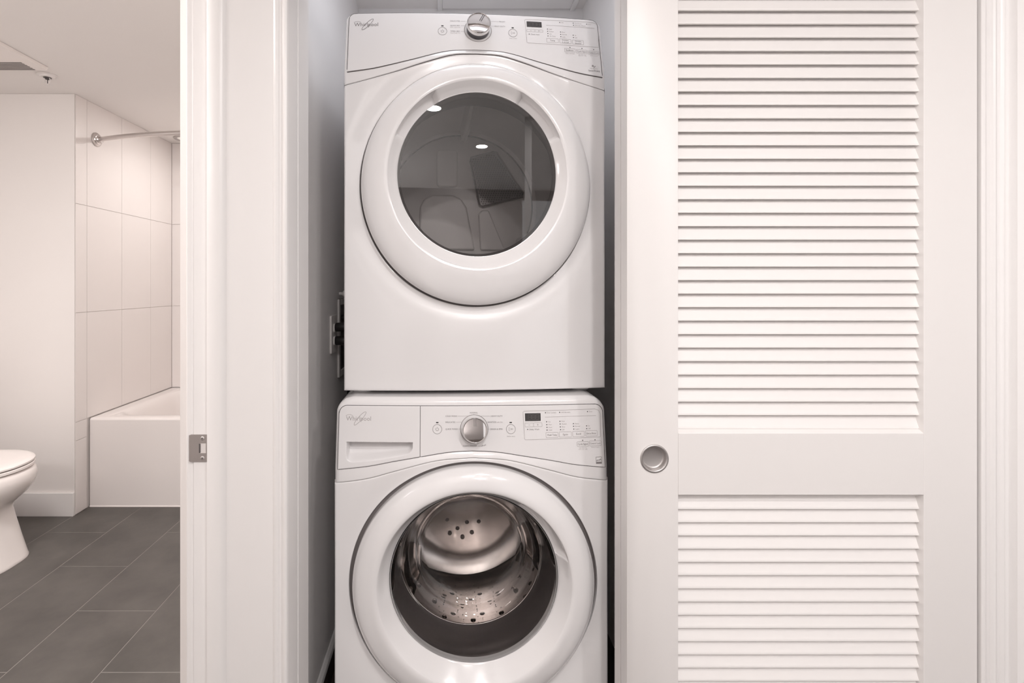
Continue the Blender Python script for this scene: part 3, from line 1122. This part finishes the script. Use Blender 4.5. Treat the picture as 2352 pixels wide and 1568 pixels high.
lettering('with', 0.0135, 0.8560, 0.0075, 0.0026, WY, M['printlight'], cp)
lettering('affresh', 0.0220, 0.8556, 0.0120, 0.0036, WY, M['print'], cp, slant=0.22)
ln = B()
for x0, x1, z in ((-0.0362, -0.0110, 0.9292), (-0.0400, -0.0255, 0.9146), (-0.0348, -0.0305, 0.8980), (0.0215, 0.0455, 0.9286), (0.0395, 0.0435, 0.8972)):
    ribbon(ln, [(x0, z), (x1, z)], 0.0006, WY, 0.0005)
ribbon(ln, [(0.0046, 0.9320), (0.0046, 0.9346)], 0.0006, WY, 0.0005)
ribbon(ln, [(0.0052, 0.8612), (0.0052, 0.8640)], 0.0006, WY, 0.0005)
ln.make('dial_marks', M['printlight'], cp)['kind'] = 'stuff'
fr = B()
ribbon(fr, [(0.1288, 0.9370), (0.1315, 0.9395), (0.22, 0.9405), (0.314, 0.9418), (0.3240, 0.9385), (0.3280, 0.9300), (0.3270, 0.8755), (0.3245, 0.8732), (0.23, 0.8718), (0.1335, 0.8705), (0.1310, 0.8728)], 0.0009, WY, 0.0005, True)
ribbon(fr, [(0.1846, 0.9245), (0.3168, 0.9256)], 0.0007, WY, 0.0005)
fr.make('panel_outline', M['printlight'], cp)
display(cp, 0.1338, 0.9155, 0.1735, 0.9343, WY)
pbutton(cp, 0.1332, 0.9015, 0.1548, 0.9110, WY, [])
pbutton(cp, 0.1548, 0.9015, 0.1765, 0.9110, WY, [])
pmk = B()
ribbon(pmk, [(0.1420, 0.9062), (0.1460, 0.9062)], 0.0006, WY, 0.0005)
ribbon(pmk, [(0.1637, 0.9062), (0.1677, 0.9062)], 0.0006, WY, 0.0005)
ribbon(pmk, [(0.1657, 0.9042), (0.1657, 0.9082)], 0.0006, WY, 0.0005)
pmk.make('lettering', M['print'], cp)
dot_row(cp, [(0.1396, 0.8954, '')], WY)
lettering('Delay Wash', 0.1440, 0.8936, 0.0250, 0.0036, WY, M['print'], cp)
dot_row(cp, [(0.1862, 0.9350, 'Door Locked'), (0.2227, 0.9353, 'Add Garment'), (0.2951, 0.9358, 'Done'),
             (0.1884, 0.9130, 'Hot'), (0.1887, 0.9061, 'Warm'), (0.1889, 0.8995, 'Cool'), (0.1890, 0.8930, 'Cold'),
             (0.2226, 0.9135, 'Fast'), (0.2229, 0.9069, 'Medium'), (0.2231, 0.9000, 'Slow'), (0.2233, 0.8933, 'Off'),
             (0.2571, 0.9071, 'Heavy'), (0.2572, 0.9007, 'Normal'), (0.2575, 0.8939, 'Light'), (0.2910, 0.9009, 'On'), (0.2910, 0.8943, 'Off')], WY)
pbutton(cp, 0.1857, 0.8749, 0.2165, 0.8873, WY, ['Wash Temp'], 0.8)
pbutton(cp, 0.2196, 0.8752, 0.2508, 0.8877, WY, ['Spin'])
pbutton(cp, 0.2542, 0.8759, 0.2842, 0.8883, WY, ['Soil'])
pbutton(cp, 0.2877, 0.8761, 0.3178, 0.8891, WY, ['Extra Rinse'], 0.8)
dot_row(cp, [(0.2793, 0.8662, ''), (0.3114, 0.8665, '')], WY)
pbutton(cp, 0.2646, 0.8517, 0.2942, 0.8632, WY, ['Cycle Signal'], 0.86)
pbutton(cp, 0.2966, 0.8525, 0.3267, 0.8640, WY, ['Control Lock'], 0.9)
for s_, x, z, wd in (('(press to', 0.2700, 0.8473, 0.0190), ('turn on / off)', 0.2680, 0.8437, 0.0225), ('(hold 3 sec)', 0.3010, 0.8480, 0.0205)):
    lettering(s_, x, z, wd, 0.0023, WY, M['printlight'], cp)
em = B()
ribbon(em, rrect(0.3118, 0.8092, 0.3262, 0.8252, 0.0006, 2), 0.0009, WY, 0.0005, True)
ribbon(em, [(0.3130, 0.8155 + 0.0), (0.3165, 0.8180), (0.3200, 0.8172), (0.3240, 0.8205)], 0.0016, WY, 0.0005)
ribbon(em, [(0.3125, 0.8118), (0.3255, 0.8118)], 0.0036, WY, 0.0005)
ribbon(em, [(0.3225, 0.8165), (0.3235, 0.8215), (0.3250, 0.8165)], 0.0010, WY, 0.0005)
em.make('energy_emblem', M['print'], cp)
knob(was, 0.0052, 0.8978, WF, 0.0335, 'washer', 90)
# door
CXW = 0.004
wprof = [(.3020, .2985, CXW, .5125, .030), (.3020, .2985, CXW, .5125, .004), (.3010, .2975, CXW, .5127, -.007), (.2965, .293, CXW, .513, -.0150), (.288, .285, CXW, .514, -.0222), (.274, .272, CXW, .516, -.0285),
         (.259, .258, CXW, .518, -.0325), (.248, .247, CXW, .519, -.0340), (.2395, .2395, CXW, .520, -.0325), (.2345, .2345, CXW, .5215, -.0280), (.2235, .2235, CXW, .526, -.0130), (.2115, .2120, CXW, .5295, .002),
         (.2092, .2095, CXW, .530, .006), (.2092, .2095, CXW, .530, .022)]
wd_ = door_ring(wprof, WF, [(16, 60, 8.2, 11.0, .012)]).make('door', M['white'], was, 45)
BZ = .530
fnw = lambda x, u, h: (CXW + x, h, BZ + u)
bowl = B()
out_ = [(.2085, .0035), (.2045, .010), (.1990, .030), (.1925, .066), (.1850, .100), (.1790, .117), (.1690, .128), (.1560, .133), (.1500, .1345), (.1450, .1390), (.1400, .1450), (.1280, .1500), (.100, .155), (.060, .1585), (.02, .160)]
inn_ = [(.02, .1660), (.061, .1645), (.102, .1608), (.1305, .1556), (.1440, .1490), (.1495, .1425), (.1540, .1392), (.1580, .1388), (.1720, .1330), (.1835, .1200), (.1900, .101), (.1978, .067), (.2043, .031), (.2088, .013), (.2105, .009)]
bowl.lathe([(.2100, .005)] + out_ + [(.0002, .1602), (.0002, .1662)] + inn_ + [(.2100, .005)], fnw, 110, False)
bowl.make('glass_bowl', M['bowlglass'], wd_, 80)
ib = B().lathe([(.3125, .0145), (.300, .0145), (.296, .036), (.238, .036), (.236, .05)], lambda x, u, h: (CXW + x, h + WF.bow(x), .5125 + u * .99), 96, False)
ib.make('door_channel_shade', M['groove'], was, 30)  # dark ring near the front paints in the groove's shade
GZ = .512
fg = lambda x, u, h: (CXW + .004 * min(1, h / .2) + x, h, BZ - .0405 * min(1.0, max(0, h) / .206) + u)
gk = B().lathe([(.236, .036), (.2385, .060), (.233, .085), (.240, .105), (.243, .135), (.236, .165), (.225, .188), (.2165, .202), (.2165, .206)], fg, 110, False)
gk.make('door_gasket', M['rubber'], was, 50)
lp = B()
V = [fg(.2152 * math.cos(2 * PI * k / 96), .2152 * math.sin(2 * PI * k / 96), .206) for k in range(97)]
lp.tube(V, .0034, 8, False)
fd = lambda x, u, h: (CXW + .004 + x, h, .4895 + u)
dm = B().lathe([(.2155, .206), (.226, .203), (.252, .214), (.262, .232), (.2635, .26), (.263, .30), (.2655, .32), (.2655, .52), (.262, .545)], fd, 120, False)
dmo = dm.make('drum', M['steel'], was, 45)
lp.make('drum_lip', M['chrome'], dmo, 60)
db = B().lathe([(.262, .545), (.235, .565), (.19, .572), (.10, .566), (.0, .566)], fd, 96, False).make('drum_back', M['steelback'], dmo, 45)
bh = B()
for x, z in ((.012, .01), (-.022, -.012), (.03, -.028), (-.004, -.045), (-.05, -.03), (.055, .012), (-.06, .02)):
    bh.add([fd(x + .0075 * math.cos(R(30 * q)), z - .095 + .0075 * math.sin(R(30 * q)), .5652) for q in range(12)], [tuple(range(12))])
bh.make('back_holes', M['steeldark'], db)['kind'] = 'stuff'
hp = B()
dimp = B()
rng = random.Random(7)
for iy in range(18):
    yy = .226 + .0175 * iy
    nn = 54
    for k in range(nn):
        a = 2 * PI * (k + .5 * (iy % 2)) / nn
        if (k % 9) in (0,):
            continue
        r = .2608 if yy < .30 else .2640
        if yy < .24:
            continue
        ca, sa = math.cos(a), math.sin(a)
        dmp = iy % 2 == 0 and k % 3 == (iy // 2) % 3
        if not dmp and (k + iy) % 2 == 0:
            V = []
            for q in range(6):
                du, dy = .0017 * math.cos(R(60 * q)), .0017 * math.sin(R(60 * q))
                V.append(fd(ca * r - sa * du, sa * r + ca * du, yy + dy))
            hp.add(V, [tuple(range(6))])
        elif dmp and yy < .45:
            V = []
            for rr, hh in ((.0085, 0), (.006, .0022), (.0025, .0034)):
                for q in range(8):
                    du, dy = rr * math.cos(R(45 * q)), rr * math.sin(R(45 * q))
                    V.append(fd(ca * (r - hh + .001) - sa * du, sa * (r - hh + .001) + ca * du, yy + dy))
            Fc = [(i * 8 + q, i * 8 + (q + 1) % 8, (i + 1) * 8 + (q + 1) % 8, (i + 1) * 8 + q) for i in range(2) for q in range(8)] + [tuple(16 + q for q in range(8))]
            dimp.add(V, Fc)
ob = hp.make('drum_holes', M['hole'], dmo)
ob['kind'] = 'stuff'
ob = dimp.make('drum_dimples', M['steel'], dmo, 80)
ob['kind'] = 'stuff'
for a in (100, 220, 340):
    vb = B()
    ca, sa = math.cos(R(a)), math.sin(R(a))
    sec = [(-.032, .266), (-.022, .240), (-.012, .214), (0, .208), (.012, .214), (.022, .240), (.032, .266)]
    V, Fc = [], []
    for yy, k in ((.25, .25), (.28, .8), (.34, 1), (.50, 1), (.54, .6)):
        for q, r in sec:
            r = .266 - (.266 - r) * k
            V.append(fd(ca * r - sa * q, sa * r + ca * q, yy))
    m_ = len(sec)
    for j in range(4):
        for k in range(m_ - 1):
            Fc.append((j * m_ + k, (j + 1) * m_ + k, (j + 1) * m_ + k + 1, j * m_ + k + 1))
    Fc += [tuple(range(m_)), tuple(4 * m_ + k for k in range(m_))]
    vb.add(V, Fc)
    vb.make('drum_vane', M['steel'], dmo, 50)
kp = B().box(-HW + .004, HW - .004, .02, .06, .012, .030)
kp.make('kick_plate', M['white'], was)
for x, y in ((-.30, .09), (.30, .09), (-.30, .70), (.30, .70)):
    foot(was, x, y, 0.0, .022)

# ------------------------------------------------------------------ closet wall fittings
XW = -0.386
ol = empty('wall_outlet', (XW, 1.655, 1.095))
tag(ol, 'white power outlet plate on the closet wall left of the dryer', 'outlet')
b = B()
b.prism(rrect(-.040, -.0625, .040, .0625, .006, 4), 0.0, .0065, lambda p, t: (t, p[0], p[1]))
b.make('face_plate', M['outlet'], ol, None, .0015)
for dz in (-.0215, .0205):
    b = B()
    b.prism(rrect(-.0165, dz - .0145, .0165, dz + .0145, .008, 5), .0066, .0105, lambda p, t: (t, p[0], p[1]))
    b.make('receptacle', M['outlet'], ol, None, .0006)


def plug(z, label, loop):
    p = empty('power_plug', (XW + .0108, 1.655, z))
    tag(p, label, 'plug', None)
    b = B().lathe([(0, 0), (.0135, 0), (.0150, .002), (.0150, .030), (.0120, .044), (.0065, .050), (0, .050)], lambda x, y, h: (h, x, y), 24)
    b.make('plug_body', M['black'], p, 40)
    t = B().tube(catmull(loop, 8), .0042, 10)
    t.make('cord', M['black'], p, 60)


plug(1.118, 'upper black power plug in the outlet beside the dryer', [(.046, 0, 0), (.058, .004, .002), (.066, .018, .010), (.069, .04, .03), (.066, .07, .10), (.066, .10, .16)])
plug(1.073, 'lower black power plug in the outlet beside the dryer', [(.046, 0, 0), (.058, .004, -.002), (.066, .018, -.010), (.069, .04, -.03), (.066, .06, -.10), (.066, .08, -.30)])
ub = empty('washer_supply_box', (XW, 1.805, 1.072))
tag(ub, 'white recessed washer supply box behind the outlet', 'supply box')
b = B()
w_, h_, t_ = .077, .136, .020
b.box(0, .007, -w_, -w_ + t_, -h_, h_)
b.box(0, .007, w_ - t_, w_, -h_, h_)
b.box(0, .007, -w_ + t_, w_ - t_, h_ - t_, h_)
b.box(0, .007, -w_ + t_, w_ - t_, -h_, -h_ + t_)
b.make('box_frame', M['outlet'], ub, None, .0015)
b = B().box(0.0, .0012, -w_ + t_, w_ - t_, -h_ + t_, h_ - t_)
b.make('box_back', M['groove'], ub)
b = B().lathe([(0, 0), (.006, 0), (.006, .012), (.011, .014), (.011, .026), (.006, .030), (0, .030)], lambda x, y, h: (h, x - .045, y + .155), 16)
b.make('valve_handle', M['outlet'], ub, 40)
for i, (dy, lab) in enumerate(((-.036, 'near black water hose running down from the supply box'), (.03, 'far black water hose running down from the supply box'))):
    hs = B().tube(catmull([(XW + .008, 1.805 + dy, 1.14), (XW + .020, 1.805 + dy, 1.142), (XW + .033, 1.806 + dy, 1.11), (XW + .034, 1.81 + dy, 1.02), (XW + .030, 1.84 + dy, 0.80), (XW + .034, 1.90 + dy, .35), (XW + .034, 1.96 + dy, .10)], 8), .0105, 12)
    o = hs.make('water_hose', M['black'], None, 60)
    tag(o, lab, 'hose', 'water hoses behind the machines')

# ------------------------------------------------------------------ strike plate on the bathroom jamb
sp = empty('strike_plate', (-0.5205, 1.0365, 0.918))
tag(sp, 'grey metal strike plate screwed to the bathroom door jamb', 'strike plate')
b = B()
hz = .0283
# plate with a latch opening: four pieces round the hole, plus a curved lip on the left
hx0, hx1, hz0, hz1 = .0020, .0158, -.0105, .0105
b.box(-.0152, hx0, -.0018, -.0002, -hz, hz)
b.box(hx0, hx1, -.0018, -.0002, hz1, hz)
b.box(hx0, hx1, -.0018, -.0002, -hz, hz0)
b.box(hx1, .0185, -.0018, -.0002, -hz, hz)
pl = b.make('plate', M['plate'], sp)
b = B()
V, Fc = [], []
L = [(-.0152, -.0018), (-.0180, -.0022), (-.0196, -.0016), (-.0206, .0002), (-.0210, .0026)]
zz = np.linspace(-1, 1, 13)
for i, (x, y) in enumerate(L):
    for q in zz:
        V.append((x + (0.0022 * q * q if i > 2 else 0), y, hz * q * (1 - .025 * i)))
n = len(zz)
Fc = [(i * n + j, i * n + j + 1, (i + 1) * n + j + 1, (i + 1) * n + j) for i in range(len(L) - 1) for j in range(n - 1)]
b.add(V, Fc)
b.make('plate_lip', M['plate'], sp, 60)
b = B().box(hx0, hx1, -.0009, -.0001, hz0, hz1)
b.make('latch_hole', M['grout'], sp)
b = B().box(hx0 - .0006, hx0 + .0022, -.0024, -.0004, hz0 + .001, hz1 - .001)
b.make('latch_tab', M['gap'], sp, None, .0004)
for dz in (-.0205, .0205):
    b = B().lathe([(0.0012, -.0027), (.0034, -.0026), (.0042, -.0019), (.0042, -.0016)], lambda x, u, h, dz=dz: (.0085 + x, h, dz + u), 20, False)
    s_ = b.make('screw', M['nickel'], sp, 50)
    b = B().box(.0085 - .0018, .0085 + .0018, -.00275, -.0022, dz - .0005, dz + .0005).box(.0085 - .0005, .0085 + .0005, -.00275, -.0022, dz - .0018, dz + .0018)
    b.make('screw_slot', M['gap'], s_)

# ------------------------------------------------------------------ bathroom shell
XA = -2.041            # tub alcove left wall
YA, YB = 2.718, 3.667   # wall end and tub back wall
fl = sbox('floor', -2.9, -0.50, -0.2, 3.75, -0.06, -0.0007, M['floorgrout'], 'grey tiled bathroom floor')
sbox('ceiling', -2.9, -0.50, -0.2, 3.78, BC, BC + 0.06, M['ceiling'], 'flat white bathroom ceiling')
sbox('wall_bathroom_back', -2.9, XA - 0.004, YA, 3.78, 0, BC, M['bathwall'], 'white wall end behind the toilet', 0.003)
wt = sbox('wall_tub_left', XA - 0.008, XA - 0.0038, YA + 0.002, 3.70, 0, BC, M['grout'], 'white tiled wall at the end of the bathtub')
wb = sbox('wall_tub_back', XA - 0.01, -0.40, YB + 0.006, 3.78, 0, BC, M['grout'], 'white tiled wall along the back of the bathtub')
sbox('wall_bathroom_right', -0.60, -0.5315, 1.112, 3.75, 0, BC, M['bathwall'], 'white bathroom wall behind the door jamb')
sbox('wall_bathroom_left', -2.9, -2.75, -0.2, YA, 0, BC, M['bathwall'], 'white bathroom wall behind the toilet tank')
sbox('wall_bathroom_front', -2.9, -0.531, -0.2, -0.1, 0, BC, M['bathwall'], 'white bathroom wall beside the doorway')
bb = B()
bb.prism([(0, 0), (0, .122), (-.004, .126), (-.014, .126), (-.014, 0)], -2.75, XA - 0.002, lambda p, t: (t, YA + p[0], p[1]))
struct(bb.make('baseboard_bathroom', M['trim'], None, None, .001), 'white baseboard behind the toilet')
# floor tiles, half bond
TW, TL, G = .305, .61, .0028
tile_cache = {}


def floor_tile(x0, x1, y0, y1):
    key = (round(x1 - x0, 3), round(y1 - y0, 3))
    if key not in tile_cache:
        a, c = (x1 - x0), (y1 - y0)
        e = .0007
        v = [(0, 0, -.006), (a, 0, -.006), (a, c, -.006), (0, c, -.006), (0, 0, -.0005), (a, 0, -.0005), (a, c, -.0005), (0, c, -.0005), (e, e, 0), (a - e, e, 0), (a - e, c - e, 0), (e, c - e, 0)]
        f = [(0, 1, 5, 4), (1, 2, 6, 5), (2, 3, 7, 6), (3, 0, 4, 7), (4, 5, 9, 8), (5, 6, 10, 9), (6, 7, 11, 10), (7, 4, 8, 11), (8, 9, 10, 11)]
        me = bpy.data.meshes.new('tile')
        me.from_pydata(v, [], f)
        me.materials.append(M['floortile'])
        tile_cache[key] = me
    o = bpy.data.objects.new('tile', tile_cache[key])
    COL.objects.link(o)
    o.parent = fl
    o.location = (x0, y0, 0)


for c in range(-2, 9):
    xr = -.825 - TW * (c - 1)
    x0, x1 = xr - TW + G / 2, xr - G / 2
    x0, x1 = max(x0, -2.74), min(x1, -.505)
    if x1 - x0 < .02:
        continue
    off = 1.616 if c % 2 == 1 else 1.921
    for k in range(-4, 6):
        y0, y1 = off + TL * k + G / 2, off + TL * (k + 1) - G / 2
        y0, y1 = max(y0, -.09), min(y1, 2.90)
        if y1 - y0 > .02:
            floor_tile(x0, x1, y0, y1)

# wall tiles of the tub alcove
def wall_tile(parent, p0, p1, z0, z1, axis):
    g = .0011
    if axis == 'x':      # tile face looks along +x ; p = y
        B().box(XA - .0036, XA + random.uniform(-.0002, .0002), p0 + g, p1 - g, z0 + g, z1 - g).make('tile', M['walltile'], parent, None, .0007, 1)
    else:
        B().box(p0 + g, p1 - g, YB + random.uniform(-.0002, .0002), YB + .0058, z0 + g, z1 - g).make('tile', M['walltile'], parent, None, .0007, 1)


rows = [(.506, 1.106), (1.106, 1.706), (1.706, BC)]
cols = [(YA + .004, 2.808), (2.808, 3.108), (3.108, 3.408), (3.408, YB)]
for z0, z1 in rows:
    for y0, y1 in cols:
        wall_tile(wt, y0, y1, z0, z1, 'x')
    x = XA
    for k in range(5):
        x1 = min(x + (.15 if k == 0 else .30), -.62)
        wall_tile(wb, x, x1, z0, z1, 'y')
        x = x1
wall_tile(wt, YA + .004, 2.808, .404, .506, 'x')
wall_tile(wt, YA + .004, 2.808, 0.002, .404, 'x')

# ------------------------------------------------------------------ bathtub
tub = empty('bathtub', (-1.32, 2.825, 0))
tag(tub, 'white built-in bathtub with a plain apron between tiled walls', 'bathtub')
b = B()
V, Fc = [], []
TX0, TX1, TY1, TZ = XA + .004, -.605, YB - .002, .5025
xs = sorted(set([round(v, 4) for v in list(np.linspace(TX0, TX1, 40)) + list(np.linspace(TX0, TX0 + .3, 30))]))
ys = sorted(set([round(v, 4) for v in list(np.linspace(0, TY1 - 2.825, 34)) + [.004, .008, .012]]))
for x in xs:
    for y in ys:
        dx = min(x - TX0 - .085, TX1 - .09 - x)
        dy = min(y - .085, TY1 - 2.825 - .06 - y)
        e = min(dx, dy)
        if dx < .12 and dy < .12 and dx > 0 and dy > 0:
            e = .12 - math.hypot(.12 - dx, .12 - dy)
        z = TZ - .36 * sm(0, .13, e) - .012 * sm(-.02, .02, e)
        if y < .012:
            z -= .012 - math.sqrt(max(0, .012 ** 2 - (.012 - y) ** 2))
        V.append((x + 1.32, y, z))
n = len(ys)
Fc = [(i * n + j, (i + 1) * n + j, (i + 1) * n + j + 1, i * n + j + 1) for i in range(len(xs) - 1) for j in range(n - 1)]
b.add(V, Fc)
b.make('basin', M['tub'], tub, 60)
b = B()
b.prism([(0, 0.006), (0, TZ - .011), (.006, TZ - .014), (.030, TZ - .014), (.030, .006)], TX0 + 1.32, TX1 + 1.32, lambda p, t: (t, p[0], p[1]))
b.make('apron', M['tub'], tub, 40)
b = B()
b.prism([(.004, 0), (-.004, 0), (-.004, .003), (0, .007), (.004, .008)], TX0 + 1.32, TX1 + 1.32, lambda p, t: (t, p[0], p[1]))
b.make('sealant_bead', M['seat'], tub, 40)

# curved curtain rod
rod = empty('curtain_rod', (XA, 2.88, 2.10))
tag(rod, 'curved metal shower curtain rod across the bathtub', 'curtain rod')
b = B()
pts = []
for k in range(31):
    x = XA + .018 + (-.62 - XA - .03) * k / 30
    q = (x + 1.32) / .71
    pts.append((x - XA, -.135 * (1 - q * q), 0))
b.tube(pts, .0128, 16)
b.make('rod', M['satin'], rod, 60)
for s_, xx in ((1, 0.0008), (-1, -.612 - XA)):
    b = B().lathe([(0, 0), (.039, 0), (.040, .004), (.037, .008), (.031, .010), (.029, .016), (.022, .018), (.0185, .024), (.0185, .034), (0, .034)], lambda x, y, h, s_=s_, xx=xx: (xx + s_ * h, x, y), 36)
    b.make('flange', M['satin'], rod, 40)

# ------------------------------------------------------------------ bathroom ceiling fittings
dl = empty('recessed_downlight', (-1.875, 3.55, BC))
tag(dl, 'small recessed downlight in the ceiling over the bathtub', 'downlight')
B().lathe([(.055, -.0005), (.057, -.006), (.062, -.008), (.078, -.006), (.080, -.0005)], lambda x, y, h: (x, y, h), 40, False).make('trim_ring', M['nickel'], dl, 50)
B().lathe([(0, -.002), (.056, -.002)], lambda x, y, h: (x, y, h), 40, False).make('lens', M['lampglow'], dl)

spk = empty('fire_sprinkler', (-2.0, 2.48, BC))
tag(spk, 'pendent fire sprinkler with round plate below the bathroom ceiling', 'sprinkler')
B().lathe([(.045, -.0003), (.044, -.004), (.036, -.006), (.033, -.0065), (.031, -.012), (.018, -.0125)], lambda x, y, h: (x, y, h), 36, False).make('escutcheon', M['outlet'], spk, 40)
B().lathe([(0, -.012), (.010, -.012), (.010, -.020), (.006, -.022), (0, -.022)], lambda x, y, h: (x, y, h), 16).make('orifice', M['gap'], spk, 40)
b = B()
for s_ in (-1, 1):
    b.tube([(s_ * .010, 0, -.014), (s_ * .013, 0, -.024), (s_ * .012, 0, -.036), (s_ * .003, 0, -.044)], .0022, 8)
b.make('frame_arms', M['outlet'], spk, 60)
B().tube([(0, 0, -.021), (0, 0, -.040)], .0016, 8).make('bulb', M['gap'], spk)
B().lathe([(0, -.044), (.006, -.044), (.016, -.0465), (.016, -.048), (0, -.048)], lambda x, y, h: (x, y, h), 20).make('deflector', M['outlet'], spk, 40)

fan = empty('exhaust_fan', (-2.07, 2.215, BC))
tag(fan, 'white square exhaust fan cover with slots on the bathroom ceiling', 'exhaust fan')
b = B()
b.prism([(-.150, -.16), (.150, -.16), (.150, .175), (-.150, .175)], -.0003, -.016, lambda p, t: (p[0] * (1 if t > -.01 else .97), p[1] * (1 if t > -.01 else .975), t))
b.make('cover', M['seat'], fan, None, .003)
for k in range(6):
    b = B().box(-.105, .093, .085 + .0145 * k, .0925 + .0145 * k, -.0172, -.0145)
    b.make('slat', M['groove'], fan)

# ------------------------------------------------------------------ toilet
toi = empty('toilet', (-2.25, 2.235, 0))
tag(toi, 'white toilet with closed lid seen from the side', 'toilet')


def egg(tip, back, hw, p=2.3, n=56):
    """plan outline pointing to +x; local to the toilet"""
    out = []
    xm = tip - hw * 1.15
    for k in range(n):
        a = 2 * PI * k / n
        c, s_ = math.cos(a), math.sin(a)
        x = xm + (tip - xm if c > 0 else xm - back) * (abs(c) ** (2 / p)) * (1 if c > 0 else -1)
        y = hw * (abs(s_) ** (2 / p)) * (1 if s_ > 0 else -1)
        out.append((x, y))
    return out


def loft(sections, n=56, capb=True, capt=True):
    """sections: (z, outline)"""
    b = B()
    V = [(x, y, z) for z, o_ in sections for x, y in o_]
    m_ = len(sections)
    Fc = [(i * n + k, i * n + (k + 1) % n, (i + 1) * n + (k + 1) % n, (i + 1) * n + k) for i in range(m_ - 1) for k in range(n)]
    if capb:
        Fc.append(tuple(range(n - 1, -1, -1)))
    if capt:
        Fc.append(tuple((m_ - 1) * n + k for k in range(n)))
    b.add(V, Fc)
    return b


secs = [(z, egg(t, -.40, hw, p)) for z, t, hw, p in (
    (0.000, .305, .135, 3.0), (.006, .306, .136, 3.0), (.014, .302, .133, 3.0), (.10, .282, .122, 2.8), (.20, .258, .112, 2.6), (.240, .252, .110, 2.5), (.262, .258, .118, 2.4), (.285, .285, .135, 2.3),
    (.315, .318, .156, 2.2), (.345, .340, .171, 2.15), (.375, .350, .179, 2.15), (.400, .349, .180, 2.15), (.414, .343, .177, 2.15), (.422, .334, .171, 2.15), (.4245, .322, .163, 2.15))]
loft(secs).make('bowl', M['porcelain'], toi, 55)
loft([(z, egg(t, -.16, hw, 2.15)) for z, t, hw in ((.4285, .336, .176), (.4305, .341, .180), (.4400, .341, .180), (.4430, .338, .178))]).make('seat', M['seat'], toi, 40)
loft([(z, egg(t, -.17, hw, 2.15)) for z, t, hw in ((.4470, .334, .176), (.4490, .340, .181), (.4560, .340, .181), (.4610, .334, .176), (.4640, .318, .163), (.4660, .27, .125))]).make('lid', M['seat'], toi, 40)
b = B()
b.prism(rrect(-.485, -.205, -.29, .205, .035, 6), .40, .78, lambda p, t: (p[0], p[1], t))
b.make('tank', M['porcelain'], toi, None, .012, 3)
b = B()
b.prism(rrect(-.492, -.215, -.280, .215, .035, 6), .782, .815, lambda p, t: (p[0], p[1], t))
b.make('tank_lid', M['porcelain'], toi, None, .010, 3)
B().box(-.30, -.155, -.085, .085, .4245, .452).make('seat_hinge', M['seat'], toi, None, .006)
